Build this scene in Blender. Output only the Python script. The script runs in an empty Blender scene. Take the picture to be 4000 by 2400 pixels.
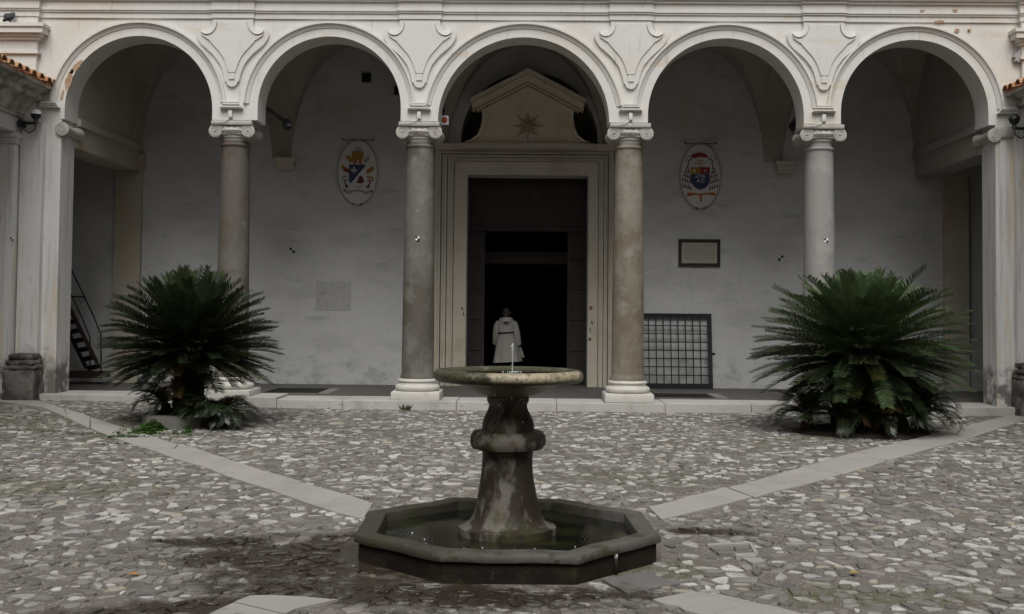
import bpy, bmesh, math, random
import numpy as np
from mathutils import Vector, Matrix, geometry

PI = math.pi
rnd = random.Random(7)
scn = bpy.context.scene
COL = scn.collection

# ------------------------------------------------------------------ camera
F, PX0, PY0 = 4300.0, 2000.0, 1065.0        # focal length and principal point on a 4000 x 2400 frame
PITCH, YAW, ROLL, EYE = 0.035, 0.0146, 0.0092, 1.7
cam_d = bpy.data.cameras.new('camera')
cam = bpy.data.objects.new('camera', cam_d)
COL.objects.link(cam)
Rm = Matrix.Rotation(YAW, 3, 'Z') @ Matrix.Rotation(PI / 2 + PITCH, 3, 'X') @ Matrix.Rotation(ROLL, 3, 'Z')
cam.location = (0, 0, EYE)
cam.rotation_euler = Rm.to_euler()
cam_d.sensor_width = 36.0
cam_d.lens = 36.0 * F / 4000.0
cam_d.shift_y = -(1200.0 - PY0) / 4000.0
cam_d.clip_end = 500
scn.camera = cam

def ray(px, py):
    return Rm @ Vector(((px - PX0) / F, -(py - PY0) / F, -1.0))
def W(px, py, Y):                            # point of the upright plane at depth Y
    d = ray(px, py); t = Y / d.y
    return Vector((d.x * t, Y, EYE + d.z * t))
def G(px, py, z=0.0):                        # point of the level plane at height z
    d = ray(px, py); t = (z - EYE) / d.z
    return Vector((d.x * t, d.y * t, z))

# ------------------------------------------------------------------ fountain geometry parameters
FD = F*EYE/(2285-1215); FC_Y = FD*7.145/6.145; FR = FC_Y/7.145
fc = W(1988, 1215, FC_Y); FX = fc.x
# ------------------------------------------------------------------ mesh builder
class MB:
    def __init__(s):
        s.v = []; s.f = []; s.t = []; s.tint = None
    def add(s, vs, fs):
        o = len(s.v)
        s.v += [tuple(p) for p in vs]
        for f in fs:
            s.f.append(tuple(i + o for i in f)); s.t.append(s.tint)
        return s
    def box(s, x0, x1, y0, y1, z0, z1):
        return s.add([(x0,y0,z0),(x1,y0,z0),(x1,y1,z0),(x0,y1,z0),(x0,y0,z1),(x1,y0,z1),(x1,y1,z1),(x0,y1,z1)],
                     [(3,2,1,0),(4,5,6,7),(0,1,5,4),(1,2,6,5),(2,3,7,6),(3,0,4,7)])
    def cbox(s, x0, x1, y0, y1, z0, z1, b=0.01):
        """box with its upright front edges and rims chamfered"""
        bm = bmesh.new()
        bmesh.ops.create_cube(bm, size=1.0)
        for v in bm.verts:
            v.co = Vector(((x0+x1)/2 + v.co.x*(x1-x0), (y0+y1)/2 + v.co.y*(y1-y0), (z0+z1)/2 + v.co.z*(z1-z0)))
        bmesh.ops.bevel(bm, geom=bm.edges[:], offset=b, segments=2, profile=0.5, affect='EDGES')
        bm.verts.index_update()
        s.add([v.co.copy() for v in bm.verts], [[v.index for v in f.verts] for f in bm.faces])
        bm.free(); return s
    def prism(s, pts, y0, y1):               # outline in x, z; extruded from y0 (front) to y1
        n = len(pts)
        a = sum(pts[i][0]*pts[(i+1)%n][1] - pts[(i+1)%n][0]*pts[i][1] for i in range(n))
        if a < 0: pts = pts[::-1]
        vs = [(p[0], y0, p[1]) for p in pts] + [(p[0], y1, p[1]) for p in pts]
        fs = [tuple(range(n)), tuple(range(2*n-1, n-1, -1))]
        fs += [((i+1)%n, i, n+i, n+(i+1)%n) for i in range(n)]
        return s.add(vs, fs)
    def slab(s, pts, z0, z1):                # outline in x, y; extruded upwards
        n = len(pts)
        a = sum(pts[i][0]*pts[(i+1)%n][1] - pts[(i+1)%n][0]*pts[i][1] for i in range(n))
        if a < 0: pts = pts[::-1]
        vs = [(p[0], p[1], z0) for p in pts] + [(p[0], p[1], z1) for p in pts]
        fs = [tuple(range(n-1, -1, -1)), tuple(range(n, 2*n))]
        fs += [(i, (i+1)%n, n+(i+1)%n, n+i) for i in range(n)]
        return s.add(vs, fs)
    def lathe(s, prof, cx, cy, seg=48, wob=None, capb=False, capt=False):
        vs = []; m = len(prof)
        for (r, z) in prof:
            for k in range(seg):
                a = 2*PI*k/seg
                rr = r * (wob(a, z) if wob else 1)
                vs.append((cx + rr*math.cos(a), cy + rr*math.sin(a), z))
        fs = []
        for i in range(m-1):
            for k in range(seg):
                k2 = (k+1) % seg
                fs.append((i*seg+k, i*seg+k2, (i+1)*seg+k2, (i+1)*seg+k))
        if capb: fs.append(tuple(range(seg-1, -1, -1)))
        if capt: fs.append(tuple((m-1)*seg + k for k in range(seg)))
        return s.add(vs, fs)
    def tube(s, path, r, seg=8, cap=True):
        path = [Vector(p) for p in path]; n = len(path); vs = []; rr = r if isinstance(r, (list, tuple)) else [r]*n
        up = None
        for i, p in enumerate(path):
            d = (path[min(i+1, n-1)] - path[max(i-1, 0)]).normalized()
            if up is None:
                up = Vector((0,0,1)) if abs(d.z) < 0.9 else Vector((0,1,0))
            x = d.cross(up).normalized(); u2 = x.cross(d).normalized(); up = u2
            for k in range(seg):
                a = 2*PI*k/seg
                vs.append(p + (x*math.cos(a) + u2*math.sin(a))*rr[i])
        fs = [(i*seg+k, i*seg+(k+1)%seg, (i+1)*seg+(k+1)%seg, (i+1)*seg+k) for i in range(n-1) for k in range(seg)]
        if cap:
            fs.append(tuple(range(seg-1, -1, -1))); fs.append(tuple((n-1)*seg+k for k in range(seg)))
        return s.add(vs, fs)
    def sphere(s, c, rx, ry=None, rz=None, u=14, w=9):
        ry = ry or rx; rz = rz or rx; vs = []; fs = []
        for i in range(w+1):
            th = PI*i/w
            for k in range(u):
                a = 2*PI*k/u
                vs.append((c[0]+rx*math.sin(th)*math.cos(a), c[1]+ry*math.sin(th)*math.sin(a), c[2]-rz*math.cos(th)))
        for i in range(w):
            for k in range(u):
                fs.append((i*u+k, i*u+(k+1)%u, (i+1)*u+(k+1)%u, (i+1)*u+k))
        return s.add(vs, fs)
    def sweep(s, stations, closed=True):     # list of rings of equal length
        m = len(stations[0]); vs = [p for st in stations for p in st]; fs = []
        for i in range(len(stations)-1):
            for k in range(m if closed else m-1):
                k2 = (k+1) % m
                fs.append((i*m+k, i*m+k2, (i+1)*m+k2, (i+1)*m+k))
        if closed:
            fs.append(tuple(range(m-1, -1, -1))); fs.append(tuple((len(stations)-1)*m+k for k in range(m)))
        return s.add(vs, fs)
    def obj(s, name, m, parent=None, smooth=False, angle=None):
        me = bpy.data.meshes.new(name)
        me.from_pydata(s.v, [], s.f)
        if any(t is not None for t in s.t):
            at = me.attributes.new('tint', 'FLOAT_COLOR', 'FACE')
            at.data.foreach_set('color', np.array([(list(t) + [1.0]) if t is not None else [1,1,1,1] for t in s.t], dtype=np.float32).ravel())
        me.materials.append(m)
        bm = bmesh.new(); bm.from_mesh(me)
        if len(bm.faces) < 60000: bmesh.ops.recalc_face_normals(bm, faces=bm.faces[:])
        bm.to_mesh(me); bm.free()
        if smooth:
            me.polygons.foreach_set('use_smooth', [True]*len(me.polygons))
            if angle: me.set_sharp_from_angle(angle=math.radians(angle))
        me.update()
        o = bpy.data.objects.new(name, me); COL.objects.link(o)
        if parent is not None:
            o.parent = parent
            o.matrix_parent_inverse = Matrix.Translation(-Vector(parent.location)) if parent.parent is None else Matrix()
        return o

def tag(o, label, cat, group=None, kind=None):
    if label: o['label'] = label
    if cat: o['category'] = cat
    if group: o['group'] = group
    if kind: o['kind'] = kind
    return o
def thing(name, label, cat, loc, group=None):
    o = bpy.data.objects.new(name, None); COL.objects.link(o); o.location = loc; o.empty_display_size = 0.2
    return tag(o, label, cat, group)
def struct(o):
    o['kind'] = 'structure'; return o
def dup(root, loc, label):
    r = root.copy(); COL.objects.link(r); r.location = loc; r['label'] = label
    for ch in root.children:
        c = ch.copy(); COL.objects.link(c); c.parent = r
        for g in ch.children:
            d = g.copy(); COL.objects.link(d); d.parent = c
    return r

# ------------------------------------------------------------------ materials
class NT:
    def __init__(s, name):
        s.m = bpy.data.materials.new(name); s.m.use_nodes = True
        s.t = s.m.node_tree; s.b = s.t.nodes['Principled BSDF']
        g = s.t.nodes.new('ShaderNodeNewGeometry'); s.pos = g.outputs['Position']
        s.h = None
    def link(s, a, b): s.t.links.new(a, b)
    def put(s, sock, v):
        if hasattr(v, 'is_linked') or isinstance(v, bpy.types.NodeSocket): s.link(v, sock)
        elif isinstance(v, (tuple, list)) and len(v) == 3 and sock.type == 'RGBA': sock.default_value = (*v, 1)
        else: sock.default_value = v
    def noise(s, scale, detail=4, rough=0.55, stretch=(1,1,1), off=(0,0,0), vec=None, dist=0.0):
        mp = s.t.nodes.new('ShaderNodeMapping'); s.link(vec or s.pos, mp.inputs['Vector'])
        mp.inputs['Scale'].default_value = stretch; mp.inputs['Location'].default_value = off
        n = s.t.nodes.new('ShaderNodeTexNoise'); s.link(mp.outputs[0], n.inputs['Vector'])
        n.inputs['Scale'].default_value = scale; n.inputs['Detail'].default_value = detail
        n.inputs['Roughness'].default_value = rough; n.inputs['Distortion'].default_value = dist
        return n.outputs['Fac']
    def ramp(s, v, lo, hi, a=0.0, b=1.0):
        n = s.t.nodes.new('ShaderNodeMapRange'); s.link(v, n.inputs[0]); n.interpolation_type = 'SMOOTHSTEP'
        n.inputs[1].default_value = lo; n.inputs[2].default_value = hi; n.inputs[3].default_value = a; n.inputs[4].default_value = b
        return n.outputs[0]
    def math(s, op, a, b=0.0):
        n = s.t.nodes.new('ShaderNodeMath'); n.operation = op; s.put(n.inputs[0], a); s.put(n.inputs[1], b); return n.outputs[0]
    def mix(s, f, a, b, mode='MIX'):
        n = s.t.nodes.new('ShaderNodeMix'); n.data_type = 'RGBA'; n.blend_type = mode
        s.put(n.inputs[0], f); s.put(n.inputs[6], a); s.put(n.inputs[7], b); return n.outputs[2]
    def sep(s):
        n = s.t.nodes.new('ShaderNodeSeparateXYZ'); s.link(s.pos, n.inputs[0]); return n.outputs
    def bump(s, h, strength, dist=0.01):
        n = s.t.nodes.new('ShaderNodeBump'); n.inputs['Strength'].default_value = strength; n.inputs['Distance'].default_value = dist
        s.link(h, n.inputs['Height'])
        if s.h is not None: s.link(s.h, n.inputs['Normal'])
        s.h = n.outputs[0]; s.link(s.h, s.b.inputs['Normal'])
    def spot(s, c, rx, ry, ang=0.0, soft=0.5, wob=0.35, wscale=3.0):
        """0..1 blot on the ground round c with a ragged edge"""
        mp = s.t.nodes.new('ShaderNodeMapping'); mp.vector_type = 'TEXTURE'; s.link(s.pos, mp.inputs['Vector'])
        mp.inputs['Location'].default_value = (c[0], c[1], 0); mp.inputs['Rotation'].default_value = (0,0,ang)
        mp.inputs['Scale'].default_value = (rx, ry, 40)
        l = s.t.nodes.new('ShaderNodeVectorMath'); l.operation = 'LENGTH'; s.link(mp.outputs[0], l.inputs[0])
        n = s.noise(wscale, 5, 0.65)
        d = s.math('ADD', l.outputs['Value'], s.math('MULTIPLY', s.math('SUBTRACT', n, 0.5), wob*4))
        return s.ramp(d, 1+soft*0.5, 1-soft*0.5)

def mk(name, base, var=0.12, scale=2.5, rough=0.85, bump=0.25, bscale=60, stains=(), spec=0.3, bd=0.004, metal=0.0, cracks=0.0):
    """base colour with a mottle, then stains (colour, scale, lo, hi, strength, stretch, zmax)"""
    n = NT(name)
    c = n.mix(n.noise(scale, 6, 0.6), tuple(x*(1-var) for x in base), tuple(min(1, x*(1+var)) for x in base))
    c = n.mix(n.ramp(n.noise(scale*9, 3), 0.35, 0.75, 0, 0.35), c, tuple(x*(1-var*1.3) for x in base))
    for i, st in enumerate(stains):
        col, sc, lo, hi, k = st[:5]
        stretch = st[5] if len(st) > 5 and st[5] else (1,1,1)
        f = n.ramp(n.noise(sc, 6, 0.62, stretch, (i*7.3+1, i*3.1, i*5.7)), lo, hi, 0, k)
        if len(st) > 6 and st[6]:
            z = n.math('ADD', n.sep()[2], n.math('MULTIPLY', n.math('SUBTRACT', n.noise(2.2, 5, 0.7), 0.5), st[6]*1.6))
            f = n.math('MULTIPLY', f, n.ramp(z, st[6], st[6]*0.5))
        c = n.mix(f, c, col)
    if cracks:                           # thin wandering hairlines, broken up
        va = n.t.nodes.new('ShaderNodeVectorMath'); va.operation = 'ADD'; n.link(n.pos, va.inputs[0])
        nz = n.t.nodes.new('ShaderNodeTexNoise'); n.link(n.pos, nz.inputs['Vector']); nz.inputs['Scale'].default_value = 1.6; nz.inputs['Detail'].default_value = 5
        sc_ = n.t.nodes.new('ShaderNodeVectorMath'); sc_.operation = 'SCALE'; n.link(nz.outputs['Color'], sc_.inputs[0]); sc_.inputs['Scale'].default_value = 0.9; n.link(sc_.outputs[0], va.inputs[1])
        vo = n.t.nodes.new('ShaderNodeTexVoronoi'); vo.feature = 'DISTANCE_TO_EDGE'; vo.inputs['Scale'].default_value = 0.55; n.link(va.outputs[0], vo.inputs['Vector'])
        f = n.math('MULTIPLY', n.ramp(vo.outputs['Distance'], 0.009, 0.002), n.ramp(n.noise(0.9, 3, 0.6, (1,1,1), (3,9,2)), 0.5, 0.6, 0, cracks))
        c = n.mix(f, c, tuple(x*0.4 for x in base))
    n.link(c, n.b.inputs['Base Color'])
    n.b.inputs['Roughness'].default_value = rough; n.b.inputs['Specular IOR Level'].default_value = spec
    n.b.inputs['Metallic'].default_value = metal
    if bump: n.bump(n.noise(bscale, 5, 0.65), bump, bd)
    if bump: n.bump(n.noise(bscale*0.08, 4, 0.6), bump*0.6, bd*6)
    return n.m

WARM = (0.55, 0.43, 0.27); GRIME = (0.12, 0.115, 0.10); PEACH = (0.56, 0.36, 0.24)
M = {}
M['plaster'] = mk('white_plaster', (0.655, 0.645, 0.615), 0.06, 1.3, 0.9, 0.25, 45, [
    ((0.60,0.52,0.38), 0.45, 0.48, 0.68, 0.36), (WARM, 2.2, 0.56, 0.74, 0.5, (0.5,1,2.5)), ((0.40,0.37,0.32), 3.5, 0.58, 0.72, 0.55, (2.5,1,0.35)), ((0.6,0.59,0.55), 2.2, 0.5, 0.7, 0.5, (3,3,0.4)),
    (PEACH, 3.0, 0.70, 0.74, 0.55), ((0.3,0.28,0.25), 5.0, 0.68, 0.76, 0.35)], cracks=0.12)
M['pier_plaster'] = mk('pier_plaster', (0.66, 0.655, 0.635), 0.07, 1.6, 0.9, 0.3, 45, [
    (WARM, 1.3, 0.50, 0.68, 0.55, (4,4,0.35)), ((0.38,0.37,0.34), 2.0, 0.48, 0.68, 0.6, (5,5,0.3)), ((0.25,0.24,0.22), 7.0, 0.64, 0.72, 0.5, (2,2,0.4)),
    (GRIME, 4.0, 0.35, 0.55, 0.9, None, 0.95)])
M['wing_plaster'] = mk('wing_plaster', (0.55, 0.55, 0.53), 0.08, 1.5, 0.9, 0.3, 45, [
    (WARM, 1.6, 0.55, 0.75, 0.35), ((0.3,0.3,0.28), 1.8, 0.52, 0.75, 0.5, (4,4,0.4))])
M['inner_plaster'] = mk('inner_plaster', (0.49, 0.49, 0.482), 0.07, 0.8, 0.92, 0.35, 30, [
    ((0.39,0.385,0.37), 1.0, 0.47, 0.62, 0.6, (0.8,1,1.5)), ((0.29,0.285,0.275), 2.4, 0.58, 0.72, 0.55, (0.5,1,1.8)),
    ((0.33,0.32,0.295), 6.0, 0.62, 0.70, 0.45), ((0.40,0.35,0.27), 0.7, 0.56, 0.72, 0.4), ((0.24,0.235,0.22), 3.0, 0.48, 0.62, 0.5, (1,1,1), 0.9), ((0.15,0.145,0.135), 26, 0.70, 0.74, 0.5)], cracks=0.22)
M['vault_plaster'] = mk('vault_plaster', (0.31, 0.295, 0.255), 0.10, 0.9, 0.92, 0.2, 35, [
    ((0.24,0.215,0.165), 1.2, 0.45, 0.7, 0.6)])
M['tympanum'] = mk('pediment_stucco', (0.66, 0.60, 0.485), 0.08, 2.2, 0.85, 0.3, 45, [((0.50,0.41,0.27), 2.0, 0.5, 0.7, 0.6), ((0.2,0.17,0.13), 6, 0.62, 0.72, 0.5)])
M['stain_pilaster'] = mk('ochre_stained_plaster', (0.42, 0.39, 0.33), 0.08, 1.0, 0.92, 0.2, 35, [
    ((0.36,0.27,0.15), 1.0, 0.42, 0.7, 0.6)])
M['portal'] = mk('portal_travertine', (0.47, 0.425, 0.345), 0.10, 1.8, 0.8, 0.3, 50, [
    ((0.27,0.21,0.12), 1.5, 0.5, 0.72, 0.5), ((0.5,0.49,0.46), 2.0, 0.55, 0.75, 0.6),
    ((0.16,0.13,0.1), 9.0, 0.70, 0.76, 0.4)])
M['marble'] = mk('worn_white_marble', (0.56, 0.54, 0.49), 0.10, 3.0, 0.7, 0.35, 40, [
    ((0.36,0.34,0.30), 4.0, 0.52, 0.72, 0.55), ((0.45,0.34,0.22), 5.0, 0.62, 0.75, 0.5)])
M['capital'] = mk('capital_marble', (0.44, 0.42, 0.38), 0.12, 5.0, 0.75, 0.5, 50, [
    ((0.25,0.23,0.20), 7.0, 0.5, 0.7, 0.6), ((0.42,0.33,0.24), 6.0, 0.6, 0.75, 0.4)])
def shaft(name, base, a, b):
    return mk(name, base, 0.16, 1.6, 0.7, 0.35, 90, [(a, 1.4, 0.47, 0.62, 0.85, (1,1,0.6)), (b, 2.6, 0.5, 0.66, 0.75), ((0.30,0.29,0.26), 3.4, 0.62, 0.72, 0.5), (tuple(x*0.55 for x in base), 14.0, 0.58, 0.7, 0.45)])
M['shaft_1'] = shaft('brown_granite', (0.115,0.103,0.086), (0.15,0.143,0.13), (0.11,0.08,0.056))
M['shaft_2'] = shaft('grey_granite', (0.15,0.142,0.126), (0.095,0.083,0.064), (0.20,0.19,0.165))
M['shaft_3'] = shaft('tan_marble', (0.22,0.193,0.152), (0.15,0.122,0.086), (0.27,0.25,0.212))
M['shaft_4'] = shaft('pale_grey_marble', (0.29,0.283,0.265), (0.24,0.235,0.215), (0.34,0.33,0.31))
M['travertine'] = mk('travertine_slab', (0.47, 0.45, 0.41), 0.09, 2.0, 0.75, 0.35, 40, [
    ((0.33,0.31,0.28), 3.0, 0.52, 0.72, 0.5), ((0.2,0.17,0.13), 9.0, 0.66, 0.74, 0.5), ((0.34,0.25,0.16), 4.0, 0.62, 0.75, 0.35)])
M['kerb'] = mk('kerb_travertine', (0.44, 0.425, 0.395), 0.10, 2.0, 0.75, 0.4, 40, [
    ((0.25,0.235,0.21), 2.4, 0.5, 0.7, 0.55), ((0.40,0.29,0.22), 3.0, 0.62, 0.75, 0.4), ((0.1,0.1,0.08), 9.0, 0.62, 0.7, 0.5)])
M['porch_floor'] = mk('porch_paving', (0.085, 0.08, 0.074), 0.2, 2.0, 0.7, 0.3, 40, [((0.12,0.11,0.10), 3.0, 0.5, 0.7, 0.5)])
M['old_stone'] = mk('weathered_mossy_stone', (0.17, 0.16, 0.145), 0.25, 4.0, 0.9, 0.9, 25, [
    ((0.045,0.042,0.036), 3.0, 0.42, 0.62, 0.85), ((0.07,0.08,0.03), 4.0, 0.55, 0.7, 0.7), ((0.34,0.31,0.27), 5.0, 0.6, 0.72, 0.7)], bd=0.02)
M['iron'] = mk('dark_iron', (0.02, 0.021, 0.022), 0.3, 9, 0.6, 0.2, 90, metal=0.3)
M['rust_iron'] = mk('dark_red_iron', (0.03, 0.016, 0.014), 0.3, 9, 0.65, 0.2, 90)
M['black'] = mk('black_plastic', (0.012, 0.012, 0.013), 0.1, 9, 0.45, 0, spec=0.5)
M['glossdark'] = mk('black_glass', (0.008, 0.007, 0.010), 0.1, 9, 0.12, 0, spec=0.6)
M['whiteplastic'] = mk('white_plastic', (0.68, 0.68, 0.66), 0.04, 9, 0.5, 0)
M['red'] = mk('red_plastic', (0.33, 0.055, 0.02), 0.1, 20, 0.45, 0)
M['wood'] = mk('dark_wood', (0.040, 0.034, 0.032), 0.3, 3, 0.75, 0.4, 30, [((0.065,0.055,0.048), 6, 0.5, 0.7, 0.6, (6,6,0.5))], spec=0.1)
M['wood_mid'] = mk('brown_wood', (0.05, 0.042, 0.033), 0.2, 3, 0.6, 0.3, 30)
M['void'] = mk('dark_interior', (0.012, 0.010, 0.010), 0.3, 2, 0.9, 0)
M['tile'] = mk('terracotta_tile', (0.36, 0.17, 0.085), 0.25, 7.0, 0.9, 0.4, 40, [((0.46,0.33,0.20), 5.0, 0.45, 0.65, 0.7), ((0.09,0.07,0.05), 8.0, 0.6, 0.72, 0.7)])
M['eave'] = mk('mossy_cornice_plaster', (0.45, 0.44, 0.40), 0.12, 2.5, 0.9, 0.4, 40, [
    ((0.13,0.125,0.10), 3.0, 0.42, 0.62, 0.8), ((0.22,0.18,0.08), 2.0, 0.52, 0.7, 0.7), ((0.3,0.29,0.25), 6, 0.5, 0.7, 0.5)])
M['paper'] = mk('yellowed_sheet', (0.36, 0.335, 0.28), 0.08, 4, 0.7, 0)
M['ink'] = mk('faded_ink', (0.11, 0.10, 0.085), 0.1, 9, 0.8, 0)
M['patch'] = mk('bare_mortar_patch', (0.40, 0.395, 0.385), 0.08, 5, 0.95, 0.5, 30, [((0.26,0.25,0.24), 9, 0.55, 0.68, 0.7)])
M['bark'] = mk('cycad_trunk', (0.035, 0.026, 0.018), 0.4, 14, 0.95, 1.0, 25, bd=0.02)
M['soil'] = mk('dark_soil', (0.035, 0.027, 0.02), 0.3, 6, 0.95, 0.8, 30, bd=0.02)
M['planter'] = mk('planter_stone', (0.19, 0.18, 0.165), 0.2, 4, 0.9, 0.6, 30, [((0.09,0.085,0.07), 4, 0.5, 0.7, 0.6), ((0.08,0.095,0.035), 3, 0.58, 0.7, 0.5)], bd=0.01)
M['coat'] = mk('pale_grey_cloth', (0.28, 0.27, 0.24), 0.05, 6, 0.95, 0.3, 90)
M['hair'] = mk('dark_hair', (0.03, 0.022, 0.018), 0.2, 20, 0.6, 0.3, 120)
M['skin'] = mk('skin', (0.32, 0.20, 0.14), 0.05, 9, 0.55, 0)
M['darkcloth'] = mk('black_cloth', (0.015, 0.015, 0.017), 0.1, 9, 0.9, 0)
M['oval'] = mk('painted_white_board', (0.52, 0.51, 0.49), 0.06, 6, 0.8, 0.1, 60)
M['board_rim'] = mk('board_rim', (0.36, 0.35, 0.33), 0.1, 9, 0.8, 0)
def paint(name, c): return mk(name, c, 0.08, 9, 0.7, 0)
M['p_blue'] = paint('blue_paint', (0.035, 0.045, 0.105)); M['p_gold'] = paint('gold_paint', (0.30, 0.17, 0.025))
M['p_red'] = paint('red_paint', (0.20, 0.018, 0.018)); M['p_maroon'] = paint('maroon_paint', (0.10, 0.018, 0.024))
M['p_silver'] = paint('grey_paint', (0.26, 0.265, 0.30)); M['p_line'] = paint('dark_line_paint', (0.06, 0.05, 0.06))
M['p_white'] = paint('white_paint', (0.55, 0.54, 0.53)); M['p_pink'] = paint('pink_paint', (0.42, 0.28, 0.26)); M['p_orange'] = paint('orange_paint', (0.36, 0.10, 0.02))
M['pigeon'] = mk('pigeon_feathers', (0.07, 0.075, 0.085), 0.3, 16, 0.8, 0.2, 80, [((0.02,0.02,0.024), 12, 0.5, 0.6, 0.8)])

def leafmat(name, trans=0.25):
    n = NT(name)
    a = n.t.nodes.new('ShaderNodeAttribute'); a.attribute_name = 'tint'
    c = n.mix(n.ramp(n.noise(9, 3), 0.35, 0.7, 0, 0.35), a.outputs['Color'], (0.012, 0.022, 0.008))
    n.link(c, n.b.inputs['Base Color'])
    n.b.inputs['Roughness'].default_value = 0.36; n.b.inputs['Specular IOR Level'].default_value = 0.5
    return n.m
M['frond'] = leafmat('cycad_leaf'); M['weed'] = leafmat('weed_leaf')

# wetness and moss blots on the ground, shared by paving materials -------------------
def gspot(n, px, py, rx, ry, ang=0.0, **k):
    return n.spot(G(px, py), rx, ry, ang, **k)
def wet_mask(n):
    w = gspot(n, 1290, 2180, 0.95, 0.72, 0.2, soft=0.6, wob=0.6, wscale=2.2)
    for a in ((880, 2120, 0.55, 0.22, 0.05), (1650, 2315, 1.0, 0.36, -0.12), (800, 2372, 0.75, 0.16, 0.3),
              (1200, 2300, 0.6, 0.26, 0.1), (2760, 2080, 0.38, 0.12, 0.0), (2150, 2330, 0.8, 0.12, 0.1), (1560, 2330, 0.6, 0.16, 0.0)):
        w = n.math('MAXIMUM', w, gspot(n, *a, soft=1.0, wob=0.75, wscale=3.6))
    return n.math('MULTIPLY', w, n.ramp(n.noise(6.5, 5, 0.7), 0.28, 0.46, 0.4, 1.0))
def moss_mask(n):
    m = gspot(n, 300, 1660, 1.7, 0.8, 0.0, soft=0.9, wob=0.5, wscale=2.5)
    for a in ((520, 1710, 0.9, 0.4, 0.3), (1500, 1590, 2.4, 0.22, 0), (2900, 1600, 2.5, 0.25, 0), (2500, 1870, 0.7, 0.5, 0),
              (3150, 1730, 0.9, 0.35, 0), (150, 1900, 1.2, 0.6, 0), (3450, 2330, 0.8, 0.2, 0), (2600, 2230, 0.4, 0.2, 0.2)):
        m = n.math('MAXIMUM', m, gspot(n, *a, soft=0.9, wob=0.5, wscale=3.0))
    return n.math('MULTIPLY', m, n.ramp(n.noise(7, 5, 0.7), 0.42, 0.62))
def ground_mat(name, stone):
    n = NT(name)
    if stone:
        a = n.t.nodes.new('ShaderNodeAttribute'); a.attribute_name = 'tint'
        c = n.mix(n.ramp(n.noise(28, 5, 0.7), 0.3, 0.8, 0, 0.6), a.outputs['Color'], (0.20,0.19,0.17))
        c = n.mix(n.ramp(n.noise(7, 6, 0.7, (1,1,1), (5,5,5)), 0.50, 0.66, 0, 0.55), c, (0.14,0.13,0.115))
        c = n.mix(n.ramp(n.noise(1.1, 5, 0.65, (1,1,1), (9,4,0)), 0.46, 0.64, 0, 0.42), c, (0.105,0.088,0.068))
        mk_, wk = 0.6, 0.95
    else:
        c = n.mix(n.noise(14, 6, 0.7), (0.115,0.102,0.085), (0.21,0.192,0.166))
        c = n.mix(n.ramp(n.noise(1.2, 4), 0.4, 0.7, 0, 0.6), c, (0.15,0.12,0.10))
        v = n.t.nodes.new('ShaderNodeTexVoronoi'); n.link(n.pos, v.inputs['Vector']); v.inputs['Scale'].default_value = 36
        vs = n.t.nodes.new('ShaderNodeSeparateColor'); n.link(v.outputs['Color'], vs.inputs[0])
        c = n.mix(n.math('MULTIPLY', n.ramp(vs.outputs[0], 0.62, 0.72), n.ramp(v.outputs['Distance'], 0.5, 0.3)), c, (0.30,0.285,0.26))
        mk_, wk = 0.8, 0.92
    c = n.mix(n.math('MULTIPLY', moss_mask(n), mk_), c, (0.085, 0.095, 0.03))
    w = wet_mask(n)
    c = n.mix(n.math('MULTIPLY', w, wk), c, (0.034, 0.024, 0.015))
    n.link(c, n.b.inputs['Base Color'])
    n.link(n.ramp(w, 0.2, 1.0, 0.82, 0.16), n.b.inputs['Roughness'])
    n.b.inputs['Specular IOR Level'].default_value = 0.35
    n.bump(n.noise(55, 5, 0.7), 0.6, 0.006); n.bump(n.noise(9, 4, 0.6), 0.5, 0.02)
    return n.m
M['mortar'] = ground_mat('gravel_mortar', False)
M['stone'] = ground_mat('marble_fragments', True)

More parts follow.
